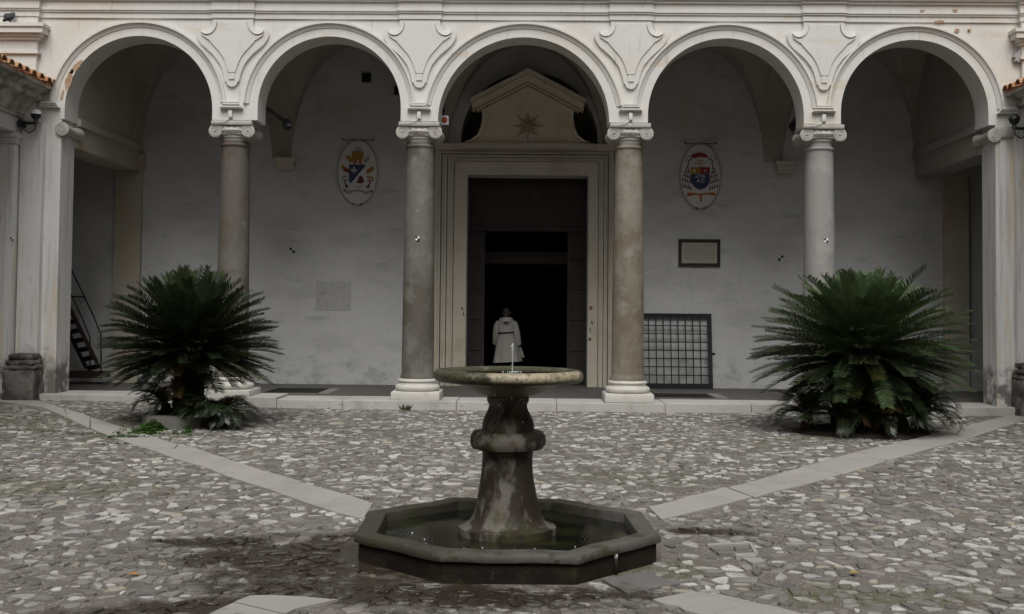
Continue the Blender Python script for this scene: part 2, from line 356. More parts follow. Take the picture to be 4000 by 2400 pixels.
# fountain materials
def fountain_mat(name, base, stains, rough=0.55, spec=0.25):
    return mk(name, base, 0.25, 5, rough, 0.6, 40, stains, bd=0.008, spec=spec)
M['f_ped'] = fountain_mat('wet_fountain_stone', (0.14, 0.128, 0.105), [
    ((0.026,0.018,0.012), 4.2, 0.45, 0.54, 0.95, (1,1,0.55)), ((0.055,0.055,0.02), 3.5, 0.52, 0.66, 0.7), ((0.27,0.25,0.215), 2.2, 0.58, 0.7, 0.9), ((0.09,0.045,0.02), 5, 0.58, 0.7, 0.7)], 0.5)
M['f_bowl'] = fountain_mat('mossy_bowl_stone', (0.21, 0.185, 0.10), [
    ((0.040,0.044,0.012), 3.2, 0.46, 0.58, 0.92), ((0.46,0.42,0.29), 4.0, 0.55, 0.66, 0.95), ((0.12,0.12,0.11), 9, 0.55, 0.65, 0.6)], 0.28)
def bowl_mat():
    n = NT('mossy_bowl_stone')
    c = n.mix(n.noise(9, 6, 0.65), (0.030,0.031,0.012), (0.080,0.076,0.040))
    c = n.mix(n.ramp(n.noise(5, 5, 0.6, (1,1,1), (4,2,9)), 0.52, 0.64, 0, 0.8), c, (0.022,0.022,0.012))
    c = n.mix(n.ramp(n.noise(12, 5, 0.7, (1,1,1), (1,8,3)), 0.56, 0.66, 0, 0.7), c, (0.22,0.205,0.15))
    cream = n.math('MAXIMUM', n.spot((FX+0.16, FC_Y-0.50), 0.26, 0.16, 0.1, 0.8, 0.5, 9.0), n.spot((FX+0.44, FC_Y-0.28), 0.16, 0.22, 0.0, 0.9, 0.6, 9.0))  # cream blots on the right front, upper part of the rim only
    cream = n.math('MULTIPLY', cream, n.ramp(n.sep()[2], 1.205, 1.235))
    c = n.mix(n.math('MULTIPLY', cream, 0.9), c, n.mix(n.noise(16, 5, 0.7), (0.30,0.24,0.13), (0.52,0.47,0.35)))
    c = n.mix(n.ramp(n.noise(26, 5, 0.75, (1,1,1), (2,7,4)), 0.52, 0.62, 0, 0.8), c, (0.045,0.042,0.02))
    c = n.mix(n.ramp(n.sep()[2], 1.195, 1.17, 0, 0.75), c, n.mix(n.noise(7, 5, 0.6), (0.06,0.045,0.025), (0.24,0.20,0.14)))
    n.link(c, n.b.inputs['Base Color'])
    n.b.inputs['Roughness'].default_value = 0.34; n.b.inputs['Specular IOR Level'].default_value = 0.5
    n.bump(n.noise(60, 5, 0.7), 0.7, 0.006); n.bump(n.noise(14, 4, 0.6), 0.6, 0.02)
    return n.m
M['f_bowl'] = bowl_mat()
M['f_wall'] = fountain_mat('wet_basin_wall', (0.030, 0.023, 0.017), [
    ((0.014,0.011,0.009), 3, 0.45, 0.6, 0.8), ((0.05,0.055,0.02), 4, 0.58, 0.7, 0.7), ((0.13,0.115,0.09), 5, 0.66, 0.73, 0.7)], 0.8, 0.08)
def rim_mat():
    n = NT('basin_rim_stone')
    c = n.mix(n.noise(6, 6, 0.65), (0.06,0.056,0.046), (0.145,0.14,0.125))
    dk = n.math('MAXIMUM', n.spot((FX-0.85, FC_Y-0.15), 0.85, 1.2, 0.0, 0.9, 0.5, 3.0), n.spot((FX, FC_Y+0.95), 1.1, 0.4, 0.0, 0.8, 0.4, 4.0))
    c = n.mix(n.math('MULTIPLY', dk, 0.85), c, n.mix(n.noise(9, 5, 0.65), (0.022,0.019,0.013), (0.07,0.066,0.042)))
    c = n.mix(n.ramp(n.noise(5, 5, 0.65, (1,1,1), (3,1,7)), 0.52, 0.62, 0, 0.8), c, (0.045,0.047,0.02))
    c = n.mix(n.ramp(n.noise(22, 4, 0.7), 0.60, 0.68, 0, 0.6), c, (0.04,0.036,0.028))
    n.link(c, n.b.inputs['Base Color']); n.b.inputs['Roughness'].default_value = 0.6; n.b.inputs['Specular IOR Level'].default_value = 0.3
    n.bump(n.noise(50, 5, 0.7), 0.7, 0.008); n.bump(n.noise(9, 4, 0.6), 0.5, 0.02)
    return n.m
M['f_rim'] = rim_mat()
M['unused_rim'] = fountain_mat('basin_rim_stone', (0.125, 0.12, 0.105), [
    ((0.048,0.045,0.032), 1.6, 0.45, 0.58, 0.9), ((0.22,0.215,0.20), 2.0, 0.57, 0.70, 0.8), ((0.05,0.045,0.035), 6, 0.6, 0.7, 0.6)], 0.65)
def water_mat(name, a, b, c0):
    n = NT(name)
    n.link(n.mix(n.ramp(n.noise(3.0, 4), 0.42, 0.65), a, b), n.b.inputs['Base Color'])
    n.b.inputs['Roughness'].default_value = 0.02; n.b.inputs['IOR'].default_value = 1.33; n.b.inputs['Specular IOR Level'].default_value = 0.5
    mp = n.t.nodes.new('ShaderNodeMapping'); n.link(n.pos, mp.inputs[0]); mp.inputs['Location'].default_value = (-c0[0], -c0[1], 0)
    wv = n.t.nodes.new('ShaderNodeTexWave'); wv.wave_type = 'RINGS'; wv.rings_direction = 'Z'; n.link(mp.outputs[0], wv.inputs['Vector'])
    wv.inputs['Scale'].default_value = 9; wv.inputs['Distortion'].default_value = 2.5; wv.inputs['Detail'].default_value = 2
    n.bump(wv.outputs['Fac'], 0.06, 0.004); n.bump(n.noise(7, 2, 0.4, (1,4,1)), 0.10, 0.010)
    return n.m

# ------------------------------------------------------------------ terrain
def sm(a, b, x):
    t = max(0.0, min(1.0, (x-a)/(b-a))); return t*t*(3-2*t)
def g(x, y):
    return 0.10*sm(-3.5, -8.0, x)*sm(13.0, 18.5, y) + 0.012*math.sin(x*0.9+1)*math.sin(y*0.8)*sm(5.0, 6.5, y)*sm(18.0, 16.5, y)

YF, YB = 19.0, 22.9                 # arcade face, church wall face
TH = 0.57                           # arcade thickness
ZF = 0.15                           # porch floor
def ticks(a, b, n): return [a + (b-a)*i/n for i in range(n+1)]
xs = [-80, -40, -20] + ticks(-13, 13, 78) + [20, 40, 80]
ys = [-80, -40, -15] + ticks(-2, 24, 78) + [35, 60, 120]
mb = MB(); nx = len(xs)
mb.add([(x, y, g(x, y)) for y in ys for x in xs],
       [(j*nx+i, j*nx+i+1, (j+1)*nx+i+1, (j+1)*nx+i) for j in range(len(ys)-1) for i in range(nx-1)])
struct(mb.obj('ground', M['mortar'], smooth=True))

OCT = 1.0 / math.cos(PI/8)
def octo(r, rot=0.035):             # r is the apothem
    return [(FX + r*OCT*math.cos(PI/8 + k*PI/4 + rot), FC_Y + r*OCT*math.sin(PI/8 + k*PI/4 + rot)) for k in range(8)]

# ------------------------------------------------------------------ travertine strips
def inpoly(x, y, p):
    c = False; n = len(p)
    for i in range(n):
        x1, y1 = p[i]; x2, y2 = p[i-1]
        if (y1 > y) != (y2 > y) and x < (x2-x1)*(y-y1)/(y2-y1) + x1: c = not c
    return c
def g2(px, py):
    v = G(px, py); return (v.x, v.y)
strips = [
    [g2(1462, 1972), g2(1000, 1834), g2(540, 1694), g2(120, 1588), g2(0, 1560), g2(-60, 1590), g2(170, 1618), g2(663, 1790), g2(1000, 1900), g2(1240, 1985), g2(1410, 2035)],
    [g2(2538, 1992), g2(3000, 1869), g2(3255, 1798), g2(3600, 1712), g2(4000, 1612), g2(4120, 1612), g2(3800, 1712), g2(3445, 1815), g2(3000, 1937), g2(2640, 2030), g2(2575, 2043)],
    [g2(1290, 2350), g2(1130, 2340), g2(1000, 2331), g2(800, 2420), g2(640, 2500), g2(960, 2500), g2(1150, 2392), g2(1330, 2352)],
    [g2(2538, 2346), g2(2728, 2312), g2(2810, 2330), g2(3000, 2368), g2(3133, 2400), g2(3350, 2480), g2(2950, 2480), g2(2720, 2400), g2(2600, 2362)],
]
mbs = MB(); rs = random.Random(3)
def split_strip(poly, n):
    """cut a two-sided strip into slabs: first half of the list is one edge, the rest the other, reversed"""
    return poly
def resample(line, ts):
    d = [0]
    for a, b in zip(line, line[1:]): d.append(d[-1] + math.dist(a, b))
    out = []
    for t in ts:
        s = t*d[-1]
        for i in range(len(line)-1):
            if s <= d[i+1] + 1e-9:
                k = (s-d[i])/(d[i+1]-d[i]); out.append((line[i][0]+(line[i+1][0]-line[i][0])*k, line[i][1]+(line[i+1][1]-line[i][1])*k)); break
    return out
ends = [(0, 5), (0, 5), (0, 5), (0, 5)]
for poly, cut, n in ((strips[0], 5, 8), (strips[1], 5, 8), (strips[2], 5, 2), (strips[3], 6, 2)):
    A, B = poly[:cut], poly[cut:][::-1]
    ts = [0] + sorted((i + rs.uniform(-0.2, 0.2))/n for i in range(1, n)) + [1]
    for t0, t1 in zip(ts, ts[1:]):
        sub = [t0 + (t1-t0)*q/4 for q in range(5)]
        e = 0.0004
        sub[0] += e; sub[-1] -= e
        a, b = resample(A, sub), resample(B, sub)
        dz = rs.uniform(-0.002, 0.002)
        vs = []
        for (p, q) in zip(a, b):
            for c in (p, q):
                cc = (c[0] + rs.uniform(-0.018, 0.018), c[1] + rs.uniform(-0.018, 0.018))
                vs += [(cc[0], cc[1], g(*cc) + 0.016 + dz), (cc[0], cc[1], g(*cc) - 0.03)]
        fs = []
        for i in range(4):
            o = i*4
            fs += [(o, o+2, o+6, o+4), (o, o+4, o+5, o+1), (o+2, o+3, o+7, o+6)]
        fs += [(0, 1, 3, 2), (16, 18, 19, 17)]
        mbs.add(vs, fs)
M['flag'] = mk('grey_flagstone', (0.17,0.165,0.155), 0.2, 3, 0.6, 0.6, 30, [((0.08,0.07,0.055), 3, 0.48, 0.62, 0.8), ((0.26,0.25,0.23), 6, 0.58, 0.7, 0.6)])
M['strip'] = mk('strip_travertine', (0.37, 0.353, 0.322), 0.12, 2.0, 0.75, 0.35, 40, [
    ((0.30,0.285,0.255), 1.6, 0.5, 0.72, 0.6), ((0.12,0.10,0.08), 8.0, 0.62, 0.72, 0.6), ((0.34,0.25,0.17), 4.0, 0.62, 0.75, 0.4), ((0.24,0.23,0.2), 0.7, 0.5, 0.7, 0.5)])
struct(mbs.obj('path', M['strip']))

# ------------------------------------------------------------------ paving stones (real relief, uncountable)
PALM_L = G(735, 1660); PALM_R = G(3365, 1690)
def blocked(x, y):
    if (x-FX)**2 + (y-FC_Y)**2 < (FR*1.06)**2: return True
    if math.hypot(x-PALM_L.x, (y-PALM_L.y)) < 0.68: return True
    if math.hypot((x-PALM_R.x)/1.0, (y-PALM_R.y)) < 1.0: return True
    return any(inpoly(x, y, p) for p in strips)
def paving():
    r = random.Random(11); pts = []
    y = 4.6; sp = 0.108
    while y < 18.72:
        half = y*0.49 + 1.3
        x = -min(half, 8.6)
        while x < min(half, 9.2):
            k = 0.85 + 0.7*(0.5+0.5*math.sin(x*1.3+y*0.7)*math.cos(y*1.1-x*0.6))
            if r.random() < 0.93 / k:
                pts.append((x + r.uniform(-0.07, 0.07), y + r.uniform(-0.055, 0.055)))
            x += sp
        y += sp*0.80
    res = geometry.delaunay_2d_cdt([Vector(p) for p in pts], [], [], 0, 1e-7)
    V = np.array([tuple(v) for v in res[0]]); T = np.array(res[2])
    a, b, c = V[T[:,0]], V[T[:,1]], V[T[:,2]]
    d = 2*(a[:,0]*(b[:,1]-c[:,1]) + b[:,0]*(c[:,1]-a[:,1]) + c[:,0]*(a[:,1]-b[:,1]))
    d[np.abs(d) < 1e-9] = 1e-9
    sa, sb, sc = (a**2).sum(1), (b**2).sum(1), (c**2).sum(1)
    cx = (sa*(b[:,1]-c[:,1]) + sb*(c[:,1]-a[:,1]) + sc*(a[:,1]-b[:,1]))/d
    cy = (sa*(c[:,0]-b[:,0]) + sb*(a[:,0]-c[:,0]) + sc*(b[:,0]-a[:,0]))/d
    cells = [[] for _ in V]
    for i, t in enumerate(T):
        for k in t: cells[k].append((cx[i], cy[i]))
    m = MB()
    for (px, py), cell in zip(V, cells):
        if len(cell) < 4 or r.random() < 0.10: continue
        if blocked(px, py): continue
        cell = [q for q in cell if abs(q[0]-px) < 0.22 and abs(q[1]-py) < 0.22]
        if len(cell) < 4: continue
        cell.sort(key=lambda q: math.atan2(q[1]-py, q[0]-px))
        mx = sum(q[0] for q in cell)/len(cell); my = sum(q[1] for q in cell)/len(cell)
        near = sm(9.5, 5.5, py)
        th = r.uniform(0, PI); k1 = r.uniform(0.80, 1.0); k2 = k1*r.uniform(0.6, 1.0)
        if r.random() < 0.35 + 0.2*near: k1 *= 0.75; k2 *= 0.70
        ct, st = math.cos(th), math.sin(th)
        ring = []
        for q in cell:
            dx, dy = q[0]-mx, q[1]-my
            u, v = (dx*ct + dy*st)*k1, (-dx*st + dy*ct)*k2
            ring.append((mx + u*ct - v*st + r.uniform(-0.004, 0.004), my + u*st + v*ct + r.uniform(-0.004, 0.004)))
        # cut the corners so that no stone keeps a sharp cell corner
        rr = []
        for i, q in enumerate(ring):
            p0, p1 = ring[i-1], ring[(i+1) % len(ring)]
            e = r.uniform(0.05, 0.22)
            rr.append((q[0]+(p0[0]-q[0])*e, q[1]+(p0[1]-q[1])*e)); rr.append((q[0]+(p1[0]-q[0])*e, q[1]+(p1[1]-q[1])*e))
        n = len(rr); h = r.uniform(0.002, 0.016); tx, ty = r.uniform(-0.07, 0.07), r.uniform(-0.07, 0.07)
        gz = g(mx, my)
        low = [(q[0], q[1], gz - 0.012) for q in rr]
        mid = [(q[0], q[1], gz + h*0.55 + (q[0]-mx)*tx + (q[1]-my)*ty) for q in rr]
        top = [(mx+(q[0]-mx)*0.90, my+(q[1]-my)*0.90, gz + h + (q[0]-mx)*tx + (q[1]-my)*ty) for q in rr]
        u = r.random()
        if u < 0.33: cc = r.uniform(0.33, 0.68); col = (cc, cc*0.98, cc*0.925)
        elif u < 0.84: cc = r.uniform(0.115, 0.275); col = (cc*1.02, cc*0.965, cc*0.89)
        elif u < 0.94: cc = r.uniform(0.2, 0.34); col = (cc*1.05, cc*0.92, cc*0.85)
        elif u < 0.965: cc = r.uniform(0.35, 0.5); col = (cc, cc*0.92, cc*0.74)
        else: cc = r.uniform(0.09, 0.14); col = (cc, cc, cc)
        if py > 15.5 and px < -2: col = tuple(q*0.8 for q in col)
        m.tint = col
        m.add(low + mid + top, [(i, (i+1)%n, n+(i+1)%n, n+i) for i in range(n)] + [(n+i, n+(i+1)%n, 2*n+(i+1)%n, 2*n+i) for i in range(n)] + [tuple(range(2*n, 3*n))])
    o = m.obj('paving_stones', M['stone'])
    tag(o, 'irregular pale marble fragments set in grey mortar across the courtyard', 'paving', kind='stuff')
paving()

# ------------------------------------------------------------------ porch floor and its marble kerb
XL, XR = W(238, 560, YF).x, W(3889, 620, YF).x          # inner edges of the end piers
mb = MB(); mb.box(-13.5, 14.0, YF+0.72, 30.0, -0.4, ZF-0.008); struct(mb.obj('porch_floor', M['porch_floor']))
mb = MB(); rs = random.Random(5)
x = XL - 0.35
while x < XR + 0.3:
    l = rs.uniform(1.1, 2.4); x1 = min(x + l, XR + 0.32)
    if XR + 0.32 - x1 < 0.5: x1 = XR + 0.32
    zt = ZF + rs.uniform(-0.004, 0.004) + 0.05*sm(-4, -8, x)
    mb.cbox(x+0.003, x1-0.003, YF-0.17 + rs.uniform(-0.012, 0.012), YF+0.76, -0.3, zt, 0.012)
    x = x1
struct(mb.obj('porch_step', M['kerb']))

# ------------------------------------------------------------------ arcade
arch_px = [(253, 404, 829, 440, 554, 143), (1006, 450, 1565, 470, 1283, 143), (1710, 480, 2380, 485, 2045, 145),
           (2531, 480, 3140, 480, 2836, 148), (3285, 470, 3861, 404, 3565, 157)]
arches = []
for (xl, yl, xr, yr, xt, yt) in arch_px:
    a, b, t = W(xl, yl, YF), W(xr, yr, YF), W(xt, yt, YF)
    r = (b.x-a.x)/2; arches.append(((a.x+b.x)/2, t.z - r, r))
ZI = sum(W(x, y, YF).z for x, y in ((903, 465), (1640, 473), (2455, 480), (3212, 489)))/4
zt = sum(a[1]+a[2] for a in arches)/5
arches = [(cx, 0.6*zt + 0.4*(cz+r) - r, r) for cx, cz, r in arches]
colx = [W(x, 1000, YF+0.28).x for x in (913, 1637, 2454, 3200)]
print('ARCH', [tuple(round(q, 3) for q in a) for a in arches], 'ZI', ZI, 'cols', colx, 'XL', XL, XR)
ZTOP = 6.755
building = thing('arcade_front', 'white plastered church porch front with five round arches', 'arcade', (0.2, YF, 0))
XLO, XRO = XL - 0.75, XR + 0.75
pts = [(XLO, ZI)]
for cx, cz, r in arches:
    pts.append((cx-r, ZI))
    for k in range(49):
        a = PI - PI*k/48
        pts.append((cx + r*math.cos(a), cz + r*math.sin(a)))
    pts.append((cx+r, ZI))
pts += [(XRO, ZI), (XRO, 9.6), (XLO, 9.6)]
MB().prism(pts, YF, YF+TH).obj('arch_wall', M['plaster'], building)
for s, xe in ((-1, XL), (1, XR)):
    x0, x1 = sorted((xe, xe + s*0.75))
    MB().box(x0, x1, YF+0.002, YF+TH-0.002, -0.1, ZI).obj('end_pier', M['pier_plaster'], building)
# archivolts
RP = [(0.145, 0.0), (0.15, 0.018), (0.175, 0.026), (0.20, 0.045), (0.212, 0.05), (0.215, 0.075), (0.25, 0.075), (0.252, 0.0)]
for cx, cz, r in arches:
    st = []
    zl = ZI + 0.24
    path = [(None, PI - PI*k/72, 0) for k in range(73) if cz + (r+0.2)*math.sin(PI*k/72) > zl + 0.02]
    if cz > zl + 0.02: path = [(-1, zl, 0)] + path + [(1, zl, 0)]
    for p in path:
        if p[0] is None:
            ca, sa = math.cos(p[1]), math.sin(p[1])
            st.append([(cx + (r+o)*ca, YF - q, cz + (r+o)*sa) for o, q in RP])
        else:
            st.append([(cx + p[0]*(r+o), YF - q, p[1]) for o, q in RP])
    MB().sweep(st).obj('archivolt', M['plaster'], building, smooth=True, angle=35)
# entablature, breaking forward over the columns
BANDS = [(6.755, 6.853, 0.03), (6.853, 6.885, 0.055), (6.885, 6.94, 0.075), (6.94, 7.055, 0.035), (7.055, 7.10, 0.08), (7.10, 7.15, 0.12), (7.15, 7.34, 0.17)]
mb = MB()
for z0, z1, p in BANDS:
    mb.box(XLO-1.2, XRO+1.2, YF-p, YF+0.05, z0, z1)
    for cx in colx:
        mb.box(cx-0.365-p*0.35, cx+0.365+p*0.35, YF-p-0.045, YF-p+0.002, z0+0.0008, z1-0.0008)
    for xe in (XLO-0.04, XRO+0.04):
        mb.box(xe-0.40-p*0.35, xe+0.40+p*0.35, YF-p-0.10, YF-p+0.002, z0+0.0008, z1-0.0008)
mb.obj('entablature', M['plaster'], building)
# giant pilasters at both ends with moulded caps
for xe in (XLO-0.04, XRO+0.04):
    mb = MB()
    mb.box(xe-0.36, xe+0.36, YF-0.09, YF-0.001, 4.6, 6.10)
    for z0, z1, p in ((6.10, 6.14, 0.05), (6.14, 6.34, 0.015), (6.34, 6.39, 0.06), (6.39, 6.44, 0.10), (6.44, 6.54, 0.17), (6.54, 6.60, 0.20), (6.60, 6.754, 0.02)):
        mb.box(xe-0.36-p, xe+0.36+p, YF-0.09-p, YF-0.001, z0, z1)
    mb.obj('end_pilaster', M['plaster'], building)
# stucco cartouches
OUT = [(195,176),(200,235),(212,268),(240,290),(275,290),(310,272),(335,275),(352,300),(355,335),(340,378),(300,435),(245,483),(195,527),(155,575),(125,615),(103,662),(86,715),(74,765),(68,795),(54,796),(50,815),(38,830),(22,841),(0,845)]
INN = [(145,212),(148,250),(160,285),(190,322),(222,342),(252,347),(280,340),(303,322),(296,345),(260,372),(222,395),(203,420),(175,452),(125,507),(92,552),(68,600),(50,650),(38,690),(32,706),(0,706)]
def sym(half, cx):
    z = lambda y: ZTOP + (176 - y)/558.9
    L = [(cx - p[0]/558.9, z(p[1])) for p in half]; R = [(cx + p[0]/558.9, z(p[1])) for p in half if p[0] > 0]
    return L + R[::-1]
for i, cx in enumerate(colx):
    ct = MB().prism(sym(OUT, cx), YF-0.05, YF+0.01).obj('cartouche', M['plaster'], building)
    mb = MB().prism(sym(INN, cx), YF-0.075, YF-0.04)
    mb.box(cx-0.05, cx+0.05, YF-0.07, YF-0.04, ZTOP-(775-176)/558.9, ZTOP-(712-176)/558.9)
    mb.obj('raised_panel', M['plaster'], ct)
    for sg in (-1, 1):                   # the two scroll bands that curl outwards at the top
        H = [(152,205),(154,245),(163,278),(184,308),(212,330),(244,338),(272,333),(296,318),(306,300)]
        st = []
        for j, (hx, hy) in enumerate(H):
            a_, b_ = H[max(j-1, 0)], H[min(j+1, len(H)-1)]
            tx_, ty_ = b_[0]-a_[0], b_[1]-a_[1]; ln = math.hypot(tx_, ty_); nx_, ny_ = ty_/ln, -tx_/ln
            w_ = 46 if j < len(H)-2 else (34 if j == len(H)-2 else 14)
            p0 = (cx + sg*hx/558.9, ZTOP + (176-hy)/558.9); p1 = (cx + sg*(hx+nx_*w_)/558.9, ZTOP + (176-(hy+ny_*w_))/558.9)
            st.append([(p0[0], YF-0.095, p0[1]), (p1[0], YF-0.075, p1[1]), (p1[0], YF-0.03, p1[1]), (p0[0], YF-0.03, p0[1])])
        MB().sweep(st).obj('scroll_band', M['plaster'], ct)
    mb = MB()
    for z0, z1, h0, h1, p in ((ZI+0.19, ZI+0.205, 0.20, 0.20, 0.085), (ZI+0.205, ZI+0.235, 0.19, 0.16, 0.10), (ZI+0.235, ZI+0.25, 0.155, 0.155, 0.085), (ZI+0.25, ZI+0.285, 0.15, 0.125, 0.115), (ZI+0.285, ZI+0.30, 0.125, 0.125, 0.12)):
        mb.prism([(cx-h0, z0), (cx+h0, z0), (cx+h1, z1), (cx-h1, z1)], YF-p, YF+0.01)
    mb.obj('impost_block', M['plaster'], building)
for cx, s in ((XL-0.18, 1), (XR+0.18, -1)):
    mb = MB(); c2 = cx - s*0.02
    for z0, z1, h, p in ((ZI+0.19, ZI+0.22, 0.18, 0.08), (ZI+0.22, ZI+0.25, 0.16, 0.10), (ZI+0.25, ZI+0.29, 0.14, 0.12)):
        mb.prism([(c2-h, z0), (c2+h, z0), (c2+h-0.02, z1), (c2-h+0.02, z1)], YF-p, YF+0.01)
    mb.obj('impost_block', M['plaster'], building)
# bare patch where plaster fell from the arch ring
def blob(cx, cz, w, h, rot, seed, n=18):
    r = random.Random(seed); out = []
    for k in range(n):
        a = 2*PI*k/n; q = r.uniform(0.7, 1.15)
        u, v = w*q*math.cos(a), h*q*math.sin(a)
        out.append((cx + u*math.cos(rot) - v*math.sin(rot), cz + u*math.sin(rot) + v*math.cos(rot)))
    return out
M['bare'] = mk('bare_render', (0.40, 0.27, 0.18), 0.2, 12, 0.95, 0.7, 40, [((0.30,0.2,0.1), 8, 0.5, 0.65, 0.6), ((0.5,0.45,0.38), 14, 0.55, 0.7, 0.7)])
mb = MB()
for px, py, w, h, rot in ((298, 262, 0.05, 0.16, -0.75), (268, 315, 0.055, 0.20, -0.30), (243, 372, 0.03, 0.12, -0.15)):
    c = W(px, py, YF); mb.prism(blob(c.x, c.z, w, h, rot, px), YF-0.003, YF+0.01)
mb.obj('bare_render_patch', M['bare'], building)
for px, py, w_, h_, rot in ((3730, 44, 0.05, 0.03, 0.2), (3672, 84, 0.09, 0.025, 0.0), (3600, 46, 0.05, 0.02, 0.1), (3740, 118, 0.05, 0.03, 0.3), (3790, 116, 0.03, 0.02, 0)):
    c = W(px, py, YF-0.05); MB().prism(blob(c.x, c.z, w_, h_, rot, px), YF-0.082 if py < 60 else YF-0.036, YF).obj('bare_render_patch', M['bare'], building)
c = W(3985, 218, YF-0.09)
MB().prism(blob(c.x, c.z, 0.10, 0.12, -0.6, 77), YF-0.094, YF).obj('grey_patch', M['patch'], building)

# ------------------------------------------------------------------ columns
def column(cx, label, shaftm, eggs):
    cy = YF + 0.285; z0 = ZF
    t = thing('column', label, 'column', (cx, cy, z0), 'columns of the porch arcade')
    mb = MB(); mb.cbox(cx-0.42, cx+0.42, cy-0.42, cy+0.42, z0, z0+0.148, 0.018)
    def half(zc, r, h, R): return [(R + r*math.sin(PI*k/10), zc - h*math.cos(PI*k/10)) for k in range(11)]
    prof = [(0.30, z0+0.148)] + half(z0+0.205, 0.055, 0.055, 0.335) + [(0.335, z0+0.268), (0.315, z0+0.285), (0.315, z0+0.295)] + half(z0+0.325, 0.035, 0.03, 0.305) + [(0.30, z0+0.36), (0.285, z0+0.372)]
    mb.lathe(prof, cx, cy, 48, capt=True)
    mb.obj('base', M['marble'], t, smooth=True, angle=40)
    zs, ze = z0+0.36, 4.635
    prof = [(0.30, zs), (0.30, zs+0.05), (0.287, zs+0.075), (0.282, zs+0.13)]
    for k in range(1, 13):
        q = k/12; prof.append((0.282 - 0.042*q**1.5, zs+0.13 + (ze-zs-0.25)*q))
    prof += [(0.243, ze-0.10), (0.262, ze-0.085), (0.266, ze-0.065), (0.26, ze-0.05), (0.245, ze-0.045), (0.245, ze)]
    w = random.Random(int(cx*100)).uniform(0, 6)
    MB().lathe(prof, cx, cy, 64, wob=lambda a, z: 1 + 0.004*math.sin(3*a+z*2+w) + 0.003*math.sin(7*a-z*3)).obj('shaft', shaftm, t, smooth=True, angle=50)
    mb = MB()
    mb.lathe([(0.235, ze-0.002), (0.24, ze+0.03), (0.26, ze+0.05), (0.268, ze+0.06), (0.262, ze+0.075), (0.275, ze+0.09), (0.31, ze+0.13), (0.33, ze+0.17), (0.31, ze+0.21)], cx, cy, 40)
    zc = 4.795
    for s in (-1, 1):
        st = []
        for k in range(13):
            q = -1 + 2*k/12; rr = 0.082 + 0.034*abs(q)**1.5
            st.append([(cx + s*0.285 + rr*math.cos(2*PI*j/28), cy + q*0.29, zc + rr*math.sin(2*PI*j/28)) for j in range(28)])
        mb.sweep(st)
        for fy in (-1, 1):
            sp = []
            for k in range(70):
                a = k/69*2.6*2*PI; rr = 0.108*(1 - 0.86*k/69)
                sp.append((cx + s*(0.285 + rr*math.cos(a + PI/2)*1.0), cy + fy*0.29, zc + rr*math.sin(a + PI/2)))
            mb.tube(sp, [0.011*(1-0.5*k/69) for k in range(70)], 6)
            mb.sphere((cx+s*0.285, cy+fy*0.295, zc), 0.018)
    mb.box(cx-0.285, cx+0.285, cy-0.275, cy+0.275, zc+0.035, zc+0.10)
    mb.cbox(cx-0.355, cx+0.355, cy-0.32, cy+0.32, zc+0.098, ZI-0.012, 0.014)
    for k in range(-1, 2):
        for fy in (-1, 1):
            mb.sphere((cx + k*0.105, cy + fy*0.285, zc+0.02), 0.034, 0.022, 0.05, 10, 7)
    for k in range(-5, 6):
        mb.sphere((cx + k*0.032, cy - 0.268, zc-0.055), 0.013, 0.012, 0.012, 8, 5)
    mb.obj('capital', M['capital'], t, smooth=True, angle=40)
    return t
column(colx[0], 'brown granite column behind the left sago palm', M['shaft_1'], 0)
column(colx[1], 'mottled grey granite column left of the doorway', M['shaft_2'], 1)
column(colx[2], 'tan marble column right of the doorway, beside the iron grate', M['shaft_3'], 1)
column(colx[3], 'pale grey marble column behind the right sago palm', M['shaft_4'], 0)
# half capitals on the end piers
for s, xe in ((1, XL), (-1, XR)):
    mb = MB(); zc = 4.80; c = xe + s*0.03
    st = []
    for k in range(13):
        q = -1 + 2*k/12; rr = 0.085 + 0.035*abs(q)**1.5
        st.append([(c + rr*math.cos(2*PI*j/28), YF+0.29 + q*0.335, zc + rr*math.sin(2*PI*j/28)) for j in range(28)])
    mb.sweep(st)
    sp = [(c + s*0.108*(1-0.86*k/59)*math.cos(k/59*15+PI/2), YF-0.046, zc + 0.108*(1-0.86*k/59)*math.sin(k/59*15+PI/2)) for k in range(60)]
    mb.tube(sp, 0.009, 6)
    if s < 0: mb.cbox(xe+0.02, xe+0.36, YF-0.05, YF+0.2, zc-0.04, ZI-0.03, 0.02)
    mb.obj('pier_capital', M['capital'], building, smooth=True, angle=40)

# small white boxes with a cable above each capital
for i, cx in enumerate(colx):
    t = thing('junction_box', ['white junction box on the plaster above the brown granite column', 'white junction box on the plaster above the mottled grey column', 'white junction box on the plaster above the tan marble column', 'white junction box on the plaster above the pale grey column'][i], 'junction box', (cx, YF-0.03, ZI+0.05), 'boxes above the capitals')
    o = 0.0 if i else -0.02
    MB().cbox(cx-0.035+o, cx+0.035+o, YF-0.06, YF-0.001, ZI+0.035, ZI+0.165, 0.012).obj('case', M['whiteplastic'], t, smooth=True, angle=40)
    p = [(cx+o-0.01, YF-0.04, ZI+0.04), (cx-0.05, YF-0.05, ZI-0.0), (cx-0.12, YF-0.06, ZI-0.035), (cx-0.25, YF-0.07, ZI-0.05), (cx-0.33, YF-0.06, ZI-0.045)]
    MB().tube(p, 0.007, 6).obj('cable', M['whiteplastic'], t, smooth=True)

